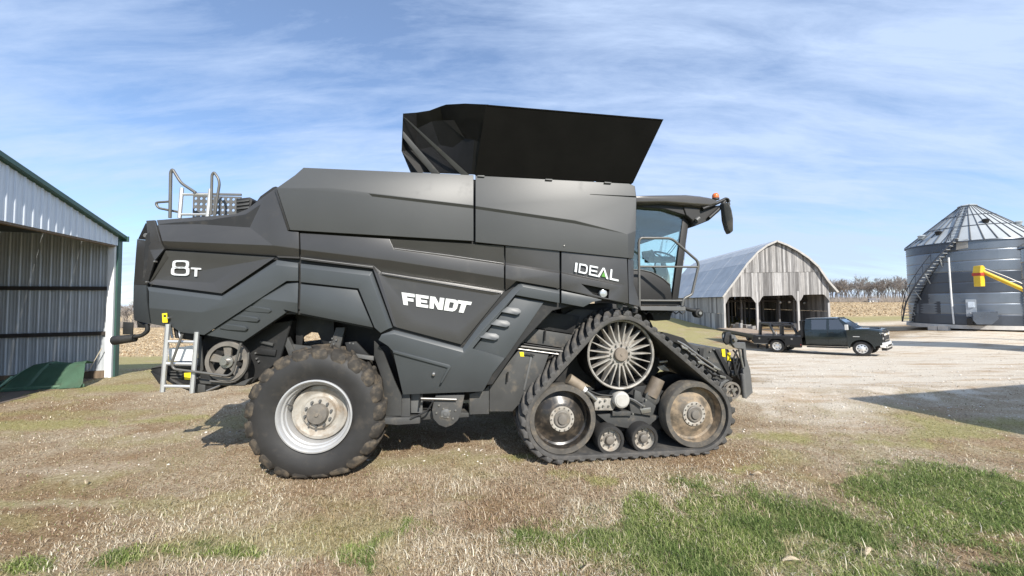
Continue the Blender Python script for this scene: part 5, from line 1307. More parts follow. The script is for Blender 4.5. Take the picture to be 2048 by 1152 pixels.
ops = [[BP(*p) for p in q] for q in (((1449.5, 612), (1459, 593.5), (1502, 593), (1513, 608)), ((1517, 608), (1525, 592), (1585, 590), (1595, 606)), ((1600, 606), (1607, 589.5), (1648, 588.5), (1659, 602)))]
def open_top(x):
    for q in ops:
        if q[0].x - .02 <= x <= q[3].x + .02:
            return float(np.interp(x, [p.x for p in q], [p.z for p in q]))
    return None
split_z = BP(1550, 544).z
random.seed(5)
def board(x0, x1, z0a, z0b, z1a, z1b, y, th=.025, m_=None):
    j = random.uniform(-.006, .006); V = [(x0, y + j, z0a), (x1, y + j, z0b), (x1, y + j, z1b), (x0, y + j, z1a)]
    V += [(a_, b_ + th, c_) for a_, b_, c_ in V]
    F = [(0, 1, 2, 3), (5, 4, 7, 6), (0, 4, 5, 1), (1, 5, 6, 2), (2, 6, 7, 3), (3, 7, 4, 0)]
    return poly_mesh('board', V, F, m_ or random.choice(M_BOARDS), BN, sm=0)
x = .0; bwid = .21
while x < BW_ - .02:
    w_ = min(bwid * random.uniform(.85, 1.15), BW_ - x); xa, xb = x + .006, x + w_ - .006; xm = (xa + xb) / 2
    top_a, top_b = bz_roof(xa) - .10, bz_roof(xb) - .10
    lo = open_top(xm); la = open_top(xa) or lo; lb = open_top(xb) or lo
    sz = split_z + random.uniform(-.02, .02)
    if lo is None:
        la = lb = .12 + random.uniform(0, .08)
    mt = min(top_a, top_b)
    if mt > sz + .1:
        board(xa, xb, sz - .04, sz - .04, top_a, top_b, -.035); board(xa, xb, la, lb, sz, sz, 0.0)
    else: board(xa, xb, la, lb, top_a, top_b, 0.0)
    x += w_
for q in ([0.0], [ops[0][3].x], [ops[1][3].x], [BW_ - .16]):
    box('bay_post', BN, M_BOARDS[2], q[0] - .02, q[0] + .20, -.02, .20, -.3, 4.6 if 0 < q[0] < BW_ - 1 else 3.2, .01)
# side walls: boards
for side, xs in ((0, 0.0), (1, BW_)):
    y = 0.02; top = (eL.z if side == 0 else eR.z) - .05
    while y < LEN - .1:
        w_ = .42 * random.uniform(.85, 1.15); j = random.uniform(-.01, .01)
        for (z0, z1) in ((.0, top * .5 - .01), (top * .5 + .01, top)):
            V = [(xs + j, y, z0), (xs + j, y + w_ - .012, z0), (xs + j, y + w_ - .012, z1), (xs + j, y, z1)]; V += [(a_ + .025, b_, c_) for a_, b_, c_ in V]
            poly_mesh('board', V, [(0, 1, 2, 3), (5, 4, 7, 6), (0, 4, 5, 1), (1, 5, 6, 2), (2, 6, 7, 3), (3, 7, 4, 0)], random.choice(M_BOARDS), BN, sm=0)
        y += w_
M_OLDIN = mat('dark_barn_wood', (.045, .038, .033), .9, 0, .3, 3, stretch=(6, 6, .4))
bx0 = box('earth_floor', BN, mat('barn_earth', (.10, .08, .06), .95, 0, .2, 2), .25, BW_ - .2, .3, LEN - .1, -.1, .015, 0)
# back wall with a door opening in the right aisle
x = 0
while x < BW_ - .1:
    w_ = .5; xa, xb = x + .01, x + w_ - .01
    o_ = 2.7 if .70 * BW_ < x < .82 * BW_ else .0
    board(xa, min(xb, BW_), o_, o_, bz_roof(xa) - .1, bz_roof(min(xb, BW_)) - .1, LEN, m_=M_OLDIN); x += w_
# roof sheets: standing rows of tin, each sheet its own piece
NS = 11
for i in range(len(prof) - 1):
    (xa, za), (xb, zb) = prof[i], prof[i + 1]; nrm = Vector((-(zb - za), 0, xb - xa)).normalized()
    for k in range(NS):
        y0 = -.35 + k * (LEN + .7) / NS; y1 = y0 + (LEN + .7) / NS + .02; up = .012 * (k % 2) + random.uniform(0, .006) + .006 * (i if i < 6 else 11 - i)
        V = [Vector((xa, y0, za)), Vector((xb, y0, zb)), Vector((xb, y1, zb)), Vector((xa, y1, za))]; V = [v + nrm * up for v in V]; V += [v + nrm * .012 for v in V]
        poly_mesh('roof_sheet', V, [(3, 2, 1, 0), (4, 5, 6, 7), (0, 1, 5, 4), (1, 2, 6, 5), (2, 3, 7, 6), (3, 0, 4, 7)], M_TIN, BN, sm=0)
bm = bmesh.new()
for i in range(len(prof) - 1):
    (xa, za), (xb, zb) = prof[i], prof[i + 1]; nrm = Vector((-(zb - za), 0, xb - xa)).normalized()
    P = [Vector((xa, -.42, za)) - nrm * .16, Vector((xb, -.42, zb)) - nrm * .16, Vector((xb, -.42, zb)) + nrm * .05, Vector((xa, -.42, za)) + nrm * .05]; plate_bm(bm, P, (0, .05, 0))
from_bm('rake_board', bm, mat('pale_trim', (.44, .42, .39), .8, 0, .12, 3), BN, sm=0)
# interior posts and rails
for r_ in range(1, 6):
    for x in (.18 * BW_, ops[0][3].x, .5 * BW_, ops[1][3].x, .85 * BW_):
        y = r_ * LEN / 6; box('inner_post', BN, M_BOARDS[3], x - .1, x + .1, y - .1, y + .1, -.2, bz_roof(x) - .3, .01)
for z in (3.6, 5.2):
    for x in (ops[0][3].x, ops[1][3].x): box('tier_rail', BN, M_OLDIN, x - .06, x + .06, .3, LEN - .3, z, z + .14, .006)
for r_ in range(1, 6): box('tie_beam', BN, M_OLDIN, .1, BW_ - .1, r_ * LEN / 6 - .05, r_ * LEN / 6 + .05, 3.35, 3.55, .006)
# small white shapes on wires, and clutter inside
for k, (px, py) in enumerate(((1561, 606), (1578.5, 605), (1609, 607))):
    q = BP(px, py, 3.0 + k * .5); bm = bmesh.new(); lathe_bm(bm, [(0, -.05), (.10, -.04), (.13, .0), (.12, .12), (.05, .2), (0, .22)], 12); bmesh.ops.rotate(bm, verts=bm.verts[:], matrix=Matrix.Rotation(R(90), 3, 'X'))
    lb = from_bm('barn_lantern', bm, M_WHITE, loc=_bI.inverted() @ q)
    q2 = Vector((0, 0, 0)); tube('hanging_wire', lb, M_BLACK, [q2 + Vector((0, 0, .1)), q2 + Vector((0, 0, 1.6 + .3 * k))], .012, 5)
    tag(lb, ['white lantern hanging in the middle bay of the barn, left one', 'white lantern hanging in the middle bay of the barn, right one', 'white lantern hanging in the right bay of the barn'][k], 'lantern', 'lanterns hanging in the barn')
for k, (px, w_, h_, y) in enumerate(((1470, .8, .55, 3.0), (1478, .5, .75, 2.4), (1493, .9, .5, 3.4), (1503, .7, .4, 2.2), (1590, 1.2, .7, 3.0))):
    q = _bI.inverted() @ Vector((BP(px, 652, y).x, y, 0)); 
    cr = empty('storage_crate', (q.x, q.y, bz), R(-5 + 12 * k), ['pale storage crate just inside the left barn bay, leftmost', 'tall pale storage crate inside the left barn bay', 'wide dusty crate in the middle of the left barn bay', 'low crate beside the left bay post of the barn', 'broad crate on the right of the middle barn bay'][k], 'crate', 'crates inside the barn')
    m_ = M_BOARDS[(0, 2, 1, 4, 3)[k]]
    for s in (-1, 1):
        for j in range(3): box('slat', cr, m_, -w_ / 2, w_ / 2, s * .3 - .012, s * .3 + .012, .02 + j * h_ / 3, .02 + (j + .82) * h_ / 3, .003)
        box('end_panel', cr, m_, s * w_ / 2 - .015, s * w_ / 2 + .015, -.285, .285, .02, h_ - .03, .003)
    box('base', cr, m_, -w_ / 2 + .02, w_ / 2 - .02, -.28, .28, .0, .03, .003)
# ------------------------------------------------------------------ grain bins
M_GALV = mat('galvanised_wall', (.18, .205, .24), .30, .5, .10, .6, rvar=.07)
M_GALVD = mat('galvanised_wall_dark', (.085, .097, .118), .34, .5, .12, .6, rvar=.07)
M_RIB = mat('roof_rib', (.10, .105, .11), .7, .0, .1, 2)
M_GALVR = mat('galvanised_roof', (.40, .425, .435), .55, .1, .08, .8)
M_CONC = mat('concrete', (.48, .46, .43), .9, 0, .12, 3)
def grain_bin(loc, r, H, peak, rings, label, group, face=0.0, detail=True, collar=.5):
    B = empty('grain_bin', loc, face, label, 'grain bin', group)
    SEG = 72
    bm = bmesh.new(); bmesh.ops.create_cone(bm, cap_ends=True, segments=48, radius1=r + .25, radius2=r + .22, depth=.35); bmesh.ops.translate(bm, verts=bm.verts[:], vec=(0, 0, -.02))
    from_bm('foundation', bm, M_CONC, B)
    rh = H / rings; corr = max(.10, H / 40)
    for k in range(rings):       # corrugated wall sheets
        ns = 6
        for s in range(ns):
            z0, z1 = .16 + k * (H - .16) / rings, .16 + (k + 1) * (H - .16) / rings; nz = max(2, int((z1 - z0) / corr)) * 2
            a0 = 2 * math.pi * (s + .5 * (k % 2)) / ns; a1 = a0 + 2 * math.pi / ns + .004; na_ = SEG // ns
            V = []; F = []
            for i in range(nz + 1):
                rr = r + (.045 if i % 2 else -.0) + .004 * (k % 2)
                for j in range(na_ + 1):
                    t = a0 + (a1 - a0) * j / na_; V.append((rr * math.cos(t), rr * math.sin(t), z0 + (z1 - z0) * i / nz))
            for i in range(nz):
                for j in range(na_):
                    p = i * (na_ + 1) + j; F.append((p, p + 1, p + na_ + 2, p + na_ + 1))
            dark = ((k * 7 + s * 3 + rings) % 5) in (0, 3) or k == 0
            poly_mesh('wall_sheet', V, F, M_GALVD if dark else M_GALV, B, sm=60)
    NR = 36; rc = collar; ro_ = r + .14; za = H - .06
    for k in range(NR):          # roof panels with a rib on each seam
        a0, a1 = 2 * math.pi * k / NR, 2 * math.pi * (k + 1) / NR; am = a0 + .035
        def pt(rad_, a_, dz=0): return (rad_ * math.cos(a_), rad_ * math.sin(a_), za + (peak - za) * (ro_ - rad_) / (ro_ - rc) + dz)
        V = [pt(ro_, a0), pt(ro_, a1), pt(rc, a1), pt(rc, a0), pt(ro_, a0 - .012, .0), pt(ro_, a0 - .006, .09), pt(ro_, a0 + .006, .09), pt(ro_, a0 + .012, 0), pt(rc, a0 - .02, 0), pt(rc, a0 - .015, .05), pt(rc, a0 + .015, .05), pt(rc, a0 + .02, 0)]
        rp = poly_mesh('roof_panel', V[:4], [(0, 1, 2, 3)], M_GALVR, B, sm=0)
        poly_mesh('roof_rib', V[4:], [(0, 1, 5, 4), (1, 2, 6, 5), (2, 3, 7, 6), (0, 3, 2, 1)], M_RIB, rp, sm=0)
    cp = lathe('roof_cap', B, M_GALVR, [(0, -.22), (rc * .9, -.10), (rc + .12, .0), (rc + .10, .06), (rc, .08)], 32); cp.rotation_euler = (R(-90), 0, 0); cp.location = (0, 0, peak + .05)
    bm = bmesh.new(); bmesh.ops.create_cone(bm, cap_ends=False, segments=60, radius1=ro_ + .02, radius2=ro_ - .02, depth=.10); from_bm('eave_ring', bm, M_GALVD, B, loc=(0, 0, za - .04))
    return B
gb = at_depth(1945, 600, 37.0); gz = -.5
GC = Vector((gb.x, gb.y, gz)); gdist = math.hypot(GC.x, GC.y); gr = gdist * math.sin(R(4.25))
tl_ = at_depth(1811, 497, 40.0)
GH_ = (at_depth(1811, 497, GC.y + gr * .68).z) - gz; GP_ = at_depth(1945, 413, 37.0).z - gz
B1 = grain_bin(GC, gr, GH_, GP_, 8, 'big corrugated steel grain bin with a stair curling up its left side', 'grain bins', 0.0, collar=.55)
toc = math.atan2(-GC.y, -GC.x)                 # direction from the bin towards the viewer
_gI = Matrix.Translation(GC).inverted()
def bin_pt(px, py, rr):
    """point on the bin wall (radius rr) seen at a photo point, in the bin's axes"""
    o = _gI @ CAMP; d = ray(px, py); a_ = d.x ** 2 + d.y ** 2; b_ = 2 * (o.x * d.x + o.y * d.y); c_ = o.x ** 2 + o.y ** 2 - rr * rr
    D_ = max(0, b_ * b_ - 4 * a_ * c_); t = (-b_ - math.sqrt(D_)) / (2 * a_); return o + d * t
# spiral stair
stp = [bin_pt(x, y, gr + .45) for x, y in ((1815, 642), (1822, 606), (1843, 565), (1868, 530), (1893, 500), (1912, 478))]
ang = [math.atan2(p.y, p.x) for p in stp]; zs = [p.z for p in stp]; zs[0] = .0; ang[0] = ang[1] - .16
ang = np.unwrap(ang); NT = 26
zt_ = np.linspace(.25, zs[-1], NT); at2 = np.interp(zt_, zs, ang)
for k in range(NT):
    a_ = at2[k]; ca, sa = math.cos(a_), math.sin(a_); tx_, ty_ = -sa, ca
    bm = bmesh.new(); P = [Vector((ca * q_[0] + tx_ * q_[1], sa * q_[0] + ty_ * q_[1], zt_[k])) for q_ in ((gr + .08, -.13), (gr + .85, -.13), (gr + .85, .13), (gr + .08, .13))]
    plate_bm(bm, P, (0, 0, .045)); from_bm('stair_tread', bm, M_GALVR, B1, sm=0)
for rr_, dz in ((gr + .10, .0), (gr + .87, .0)):
    tube('stair_stringer', B1, M_GALVD, [Vector((math.cos(a_) * rr_, math.sin(a_) * rr_, z_ + dz)) for a_, z_ in zip(at2, zt_)], .07, 6)
tube('stair_rail', B1, M_GALVD, [Vector((math.cos(a_) * (gr + .9), math.sin(a_) * (gr + .9), z_ + .95)) for a_, z_ in zip(at2, zt_)], .035, 6)
for k in range(0, NT, 3):
    a_ = at2[k]; tube('rail_post', B1, M_GALVD, [Vector((math.cos(a_) * (gr + .9), math.sin(a_) * (gr + .9), zt_[k])), Vector((math.cos(a_) * (gr + .9), math.sin(a_) * (gr + .9), zt_[k] + .95))], .025, 5)
for k in (5, 10, 15, 20):
    a_ = at2[k]; tube('stair_brace', B1, M_GALVR, [Vector((math.cos(a_) * (gr + .6), math.sin(a_) * (gr + .6), zt_[k] - .05)), Vector((math.cos(a_ - .02) * (gr + .02), math.sin(a_ - .02) * (gr + .02), zt_[k] - .9))], .04, 5)
# roof ladder
la = math.atan2(bin_pt(1905, 470, gr).y, bin_pt(1905, 470, gr).x)
ro_ = gr + .14; za = GH_ - .06
def rf(rad_, a_, t=0, dz=.12): return Vector((rad_ * math.cos(a_) - t * math.sin(a_), rad_ * math.sin(a_) + t * math.cos(a_), za + (GP_ - za) * (ro_ - rad_) / (ro_ - .55) + dz))
for t in (-.25, .25): tube('roof_ladder_rail', B1, M_GALVD, [rf(gr + .1, la, t), rf(.6, la, t)], .04, 5)
for k in range(12): tube('roof_ladder_rung', B1, M_GALVR, [rf(.9 + (gr - .9) * k / 11, la, -.25), rf(.9 + (gr - .9) * k / 11, la, .25)], .03, 5)
for rad_ in (.40, .68): tube('roof_hoop', B1, M_GALVD, [rf(gr * rad_, 2 * math.pi * k / 48, 0, .06) for k in range(48)], .03, 4, closed=True)
# roof hatch, vents
def vent(px_a, rad_, nm, m_, s=1.0):
    q = rf(gr * rad_, px_a, 0, .05); v = lathe(nm, B1, m_, [(0, -.35 * s), (.18 * s, -.32 * s), (.30 * s, -.22 * s), (.26 * s, -.18 * s), (.20 * s, .1)], 14); v.rotation_euler = (R(-90), 0, 0); v.location = q
vent(la + .62, .62, 'roof_vent', M_BLACK, .9); vent(la - .75, .85, 'roof_vent', M_GALVR, 1.1); vent(la - .35, .80, 'roof_vent', M_DARK, .9); vent(la + 1.5, .7, 'roof_vent', M_GALVR, .9)
# conduit, fan inlet, electric box, door panel, concrete blocks
def wall_tube(nm, pts, m_, rad_): tube(nm, B1, m_, [bin_pt(x, y, gr + .08) for x, y in pts], rad_, 8)
wall_tube('conduit', [(1897, 515), (1899, 545), (1903, 600), (1908, 648)], M_WHITE, .065)
def wall_plate(nm, pts, m_, out=.05, th=.10):
    P = [bin_pt(x, y, gr + out) for x, y in pts]; n_ = (P[1] - P[0]).cross(P[2] - P[0]).normalized(); c_ = P[0].copy(); c_.z = 0
    if n_.dot(c_) < 0: n_ = -n_
    return plate(nm, B1, m_, [p + n_ * th for p in P], -n_ * (th + .15), .01)
wall_plate('electric_box', [(1931, 599), (1952, 599), (1954, 633), (1933, 633)], mat('panel_grey', (.36, .39, .42), .5), .05, .25)
wall_plate('electric_box_window', [(1935, 604), (1948, 604), (1949, 615), (1936, 615)], mat('panel_pale', (.62, .68, .74), .4), .32, .04)
wall_plate('electric_box_label', [(1940, 625), (1945, 625), (1945, 628), (1940, 628)], M_WHITE, .33, .03)
wall_plate('walk_in_door', [(1838, 604), (1880, 603), (1881, 627), (1838, 627)], M_GALVD, .03, .05)
wall_plate('inspection_panel', [(1913, 482), (1936, 478), (1936, 496), (1912, 500)], mat('rusty_panel', (.36, .34, .31), .6, .3, .2, 2), .03, .04)
wall_plate('fan_transition', [(1942, 624), (1991, 622), (1992, 637), (1979, 648), (1950, 648), (1942, 640)], M_GALV, .06, .9)
wall_plate('fan_inlet', [(1934, 636), (1947, 636), (1947, 649), (1934, 649)], M_BLACK, .10, .5)
for x in (1868, 1888):
    q = bin_pt(x, 652, gr + .35); bk = box('concrete_block', None, M_CONC, -.35, .35, -.22, .22, .0, .42, .02, loc=(GC.x + q.x, GC.y + q.y, tz(GC.x + q.x, GC.y + q.y) + .01), rot=(0, 0, math.atan2(q.y, q.x) + R(90)))
    tag(bk, 'pale concrete block standing at the foot of the bin, ' + ('left one' if x == 1868 else 'right one'), 'concrete block', 'concrete blocks by the bin')
# small bin at the right edge of view and a tall one added out of view to throw shade on the big bin
c2 = Vector((math.sin(R(56.75)) * 40, math.cos(R(56.75)) * 40, 0)); c2.z = tz(c2.x, c2.y)
grain_bin(c2, 1.95, at_depth(2040, 492, 23).z - c2.z, at_depth(2040, 492, 23).z - c2.z + 1.2, 6, 'narrow steel grain bin just entering at the right edge', 'grain bins', 0, collar=.4)
c3 = GC + Vector((.407, -.914, 0)) * 15 + Vector((1.6, .7, 0)); c3.z = tz(c3.x, c3.y)
grain_bin(c3, 4.3, 12.3, 14.6, 10, 'tall steel grain bin standing out of view to the right', 'grain bins', 0, collar=.5)
# yellow transport auger
M_YEL = mat('auger_yellow', (.78, .50, .03), .42, 0, .1, 2, dirt=(.35, .22, .08), damt=.15)
A0 = at_depth(1960, 541, 29); A1 = at_depth(2048, 580, 27.5); adir = (A1 - A0).normalized(); A2 = A0 + adir * ((A0.z - (tz(A0.x + 14, A0.y - 3) + .5)) / -adir.z)
AU = empty('grain_auger', (A0.x, A0.y, tz(A0.x, A0.y)), 0, 'yellow grain auger tube with a hooded spout in front of the big bin', 'auger')
a0 = Vector((0, 0, A0.z - AU.location.z)); aV = lambda v: Vector((v.x - A0.x, v.y - A0.y, v.z - AU.location.z))
tube('auger_tube', AU, M_YEL, [a0, aV(A2)], .145, 14)
tube('truss_cable', AU, M_STEEL, [a0 + Vector((0, 0, .30)), a0 + adir * 1.5 + Vector((0, 0, .42)), aV(A2) + Vector((0, 0, .42))], .035, 6)
sb = Vector((-.12, 0, 0))
plate('spout_hood', AU, M_YEL, [a0 + Vector((-.26, -.2, -.2)), a0 + Vector((.16, -.2, -.25)), a0 + Vector((.20, -.2, .2)), a0 + Vector((.05, -.2, .38)), a0 + Vector((-.15, -.2, .38))], (0, .5, 0), .03)
plate('spout_collar', AU, mat('auger_red', (.45, .05, .03), .5), [a0 + Vector((-.25, -.22, -.42)), a0 + Vector((.15, -.22, -.42)), a0 + Vector((.16, -.22, -.18)), a0 + Vector((-.26, -.22, -.18))], (0, .56, 0), .01)
plate('spout', AU, M_YEL, [a0 + Vector((-.23, -.18, -1.25)), a0 + Vector((.12, -.18, -1.25)), a0 + Vector((.13, -.18, -.40)), a0 + Vector((-.24, -.18, -.40))], (0, .44, 0), .02)
mid = a0.lerp(aV(A2), .55)
for s in (-1, 1):
    foot = Vector((mid.x + .5, mid.y + s * 1.3, .0)); foot.z = tz(AU.location.x + foot.x, AU.location.y + foot.y) - AU.location.z
    tube('support_leg', AU, M_YEL, [mid + Vector((0, s * .2, -.2)), foot + Vector((0, 0, .35))], .05, 8)
    lathe('transport_wheel', AU, M_RUBBER, [(0, -.1), (.2, -.1), (.33, -.09), (.35, 0), (.33, .09), (.2, .1), (0, .1)], 24, foot.x, foot.z + .35, loc=(0, foot.y, 0))
lathe('intake_hopper', AU, M_YEL, [(.0, -.5), (.5, -.5), (.55, .5), (0, .5)], 8, aV(A2).x, aV(A2).z, loc=(0, aV(A2).y, 0))
# ------------------------------------------------------------------ pickup with flat bed, and the gooseneck trailer behind it
M_TRUCK = mat('truck_paint', (.020, .030, .033), .22, .25, .06, 2, coat=.6, dirt=(.12, .11, .095), damt=.06, dscale=3)
M_TBLACK = mat('bed_black', (.014, .014, .015), .42, 0, .15, 3)
wf, wr = at_depth(1727, 711, 22.2), at_depth(1558, 703, 25.6)
zf_, zr_ = tz(wf.x, wf.y), tz(wr.x, wr.y)
hd = Vector((wf.x - wr.x, wf.y - wr.y, 0)); WB = hd.length; hd.normalize(); lf = Vector((-hd.y, hd.x, 0))
org = Vector((wf.x, wf.y, 0)) + lf * .88
rz_ = math.atan2(hd.y, hd.x)
TR = empty('pickup_truck', (org.x, org.y, zf_ + .005), rz_, 'dark green crew cab pickup with a black flat bed and chrome bumper', 'pickup truck')
pit = math.atan2(zf_ - zr_, WB); TR.rotation_euler = (0, -pit, rz_)
TSC = 1.07; SX = WB / 4.30 / TSC; TR.scale = (TSC, TSC, TSC)
def X(x): return x * SX
HT = 1.09
# body loft: stations along x (0 = front axle), each a half section (y, z) list
def loft(name, st, m_, parent, bev=0, sm=40, mirror=True, close=True):
    bm = bmesh.new(); rows = []
    for (x, sec) in st:
        pts = [(y, z) for y, z in sec] + [(-y, z) for y, z in reversed(sec)]
        rows.append([bm.verts.new((X(x), y, z * HT)) for y, z in pts])
    n_ = len(rows[0])
    for A_, B_ in zip(rows, rows[1:]):
        for k in range(n_): bm.faces.new((A_[k], A_[(k + 1) % n_], B_[(k + 1) % n_], B_[k]))
    bm.faces.new(rows[0][::-1]); bm.faces.new(rows[-1])
    bmesh.ops.recalc_face_normals(bm, faces=bm.faces[:]); bevel_sharp(bm, bev, 30, 2)
    return from_bm(name, bm, m_, parent, sm)
def sec(w, zb, zm, zt, wt): return [(w - .04, zb), (w, zb + .12), (w + .01, zm), (w - .02, zt - .06), (wt, zt)]
# lower cab and rear doors
loft('cab_body', [(-2.72, sec(.97, .52, .85, 1.33, .90)), (-2.0, sec(1.0, .50, .85, 1.34, .92)), (-1.0, sec(1.0, .50, .85, 1.34, .92)), (-.62, sec(1.0, .50, .85, 1.35, .92))], M_TRUCK, TR, .02)
loft('hood', [(-.62, sec(1.0, .80, 1.0, 1.36, .92)), (-.3, sec(1.01, .95, 1.08, 1.385, .90)), (.35, sec(1.01, .95, 1.06, 1.385, .88)), (.62, sec(1.0, .80, 1.02, 1.365, .86)), (.86, sec(.985, .62, .95, 1.33, .84)), (.92, sec(.95, .66, .92, 1.27, .80))], M_TRUCK, TR, .02)
box('hood_scoop', TR, M_TBLACK, X(.30), X(.72), -.28, .28, 1.36 * HT, 1.42 * HT, .03)
# fenders round the front wheel
def arch(name, x0, r, y0, y1, m_, zc):
    bm = bmesh.new(); ro = []
    N = 16
    for k in range(N + 1):
        a_ = math.pi * k / N; c_, s_ = math.cos(a_), math.sin(a_)
        ro.append([bm.verts.new((x0 + r * c_, y, zc + r * s_)) for y in (y0, y1)] + [bm.verts.new((x0 + (r + .07) * c_, y, zc + (r + .06) * s_)) for y in (y1, y0)])
    for A_, B_ in zip(ro, ro[1:]):
        for k in range(4): bm.faces.new((A_[k], A_[(k + 1) % 4], B_[(k + 1) % 4], B_[k]))
    bm.faces.new(ro[0][::-1]); bm.faces.new(ro[-1]); bmesh.ops.recalc_face_normals(bm, faces=bm.faces[:]); return from_bm(name, bm, m_, TR, sm=45)
for s in (-1, 1):
    arch('wheel_arch', 0, .49, s * .93, s * 1.028, M_TRUCK, .42)
    fpts = [(-.63, .50), (-.63, 1.32), (.30, 1.34), (.84, 1.25), (.90, .95), (.90, .60), (.56, .50)] + [(.52 * math.cos(R(a_)) / SX, .42 / HT + .52 * math.sin(R(a_)) / HT) for a_ in range(10, 175, 15)] + [(-.53, .50)]
    plate('front_fender', TR, M_TRUCK, [Vector((X(p[0]), s * 1.018, p[1] * HT)) for p in fpts], (0, -s * .10, 0), .012)
box('inner_fender', TR, M_BLACK, X(-.60), X(.80), -.62, .62, .45, .98, .02)
# greenhouse
gh = [(-2.70, .90, .0), (-2.60, .80, 1.0), (-.98, .78, 1.0), (-.18, .84, .0)]
bm = bmesh.new(); rows = []
for (x, w_, h_) in ((-2.70, .90, 1.20), (-2.62, .76, 1.90), (-2.4, .74, 1.93), (-1.15, .74, 1.93), (-.98, .76, 1.90), (-.20, .88, 1.21)):
    rows.append((x, w_, h_))
# roof and pillars as separate pieces, glass between them
def quad(name, pts, m_, th=.02, parent=TR):
    P = [Vector((X(p[0]), p[1], p[2] * HT)) for p in pts]; n_ = (P[1] - P[0]).cross(P[2] - P[0]).normalized(); c_ = Vector((X(-1.4), 0, 1.3))
    if n_.dot(P[0] - c_) < 0: n_ = -n_
    return plate(name, parent, m_, P, -n_ * th, .004)
loft('cab_roof', [(-2.68, [(.70, 1.86), (.76, 1.88), (.72, 1.92), (.4, 1.945)]), (-2.4, [(.74, 1.87), (.79, 1.90), (.74, 1.945), (.4, 1.97)]), (-1.2, [(.74, 1.87), (.79, 1.90), (.74, 1.945), (.4, 1.97)]), (-.92, [(.72, 1.84), (.77, 1.86), (.70, 1.90), (.4, 1.925)])], M_TRUCK, TR, .015)
for s in (-1, 1):
    yb, yt = s * .925, s * .775
    quad('pillar', [(-2.72, yb, 1.32), (-2.36, yb, 1.32), (-2.36, yt, 1.88), (-2.68, yt, 1.88)], M_TRUCK, .05)
    quad('pillar', [(-1.60, yb, 1.32), (-1.46, yb, 1.32), (-1.46, yt, 1.88), (-1.58, yt, 1.88)], M_TRUCK, .05)
    quad('pillar', [(-.62, yb, 1.32), (-.20, yb, 1.35), (-.86, yt, 1.86), (-.99, yt, 1.86)], M_TRUCK, .05)
    quad('side_window', [(-2.36, s * .905, 1.33), (-1.60, s * .905, 1.33), (-1.58, s * .765, 1.88), (-2.36, s * .765, 1.88)], M_GLASSDARK, .01)
    quad('side_window', [(-1.46, s * .905, 1.33), (-.60, s * .905, 1.33), (-.97, s * .765, 1.87), (-1.46, s * .765, 1.87)], M_GLASSDARK, .01)
    quad('door_handle', [(-2.52, s * 1.02, 1.17), (-2.34, s * 1.02, 1.17), (-2.34, s * 1.02, 1.20), (-2.52, s * 1.02, 1.20)], M_TRUCK, .03)
    quad('door_handle', [(-1.42, s * 1.02, 1.17), (-1.24, s * 1.02, 1.17), (-1.24, s * 1.02, 1.20), (-1.42, s * 1.02, 1.20)], M_TRUCK, .03)
    for x in (-1.52, -.60): quad('door_seam', [(x - .008, s * 1.016, .62), (x + .008, s * 1.016, .62), (x + .008, s * .99, 1.31), (x - .008, s * .99, 1.31)], M_BLACK, .012)
    box('running_board', TR, M_TBLACK, X(-2.65), X(-.65), min(s * .86, s * 1.06), max(s * .86, s * 1.06), .40, .47, .015)
    quad('window_trim', [(-2.36, s * .922, 1.315), (-.5, s * .922, 1.315), (-.5, s * .918, 1.335), (-2.36, s * .918, 1.335)], M_BLACK, .015)
    # mirror
    mp = Vector((X(-.55), s * 1.0, 1.36 * HT)); box('mirror_arm', TR, M_BLACK, mp.x - .04, mp.x + .04, min(s * .94, s * 1.16), max(s * .94, s * 1.16), mp.z, mp.z + .05, .01)
    box('mirror', TR, M_CHROME, mp.x - .06, mp.x + .06, min(s * 1.12, s * 1.32), max(s * 1.12, s * 1.32), mp.z - .02, mp.z + .27, .03)
quad('windshield', [(-.20, -.80, 1.355), (-.20, .80, 1.355), (-.95, .70, 1.88), (-.95, -.70, 1.88)], glass_mat('windshield_glass', (.30, .36, .38), .03, .22), .01)
quad('rear_window', [(-2.71, -.8, 1.22), (-2.71, .8, 1.22), (-2.66, .70, 1.86), (-2.66, -.70, 1.86)], M_GLASSDARK, .01)
box('cab_interior', TR, M_BLACK, X(-2.5), X(-.5), -.8, .8, .6, 1.30 * HT, .02)
for yy in (-.42, .42):
    for xx in (-1.45, -2.35): box('seat', TR, M_BLACK, X(xx), X(xx) + .16, yy - .26, yy + .26, 1.0, 1.66 * HT, .05)
for k, yy in enumerate((-.5, 0, .5)): box('roof_marker', TR, M_BLACK, X(-1.08), X(-.96), yy - .06, yy + .06, 1.93 * HT, 1.965 * HT, .01)
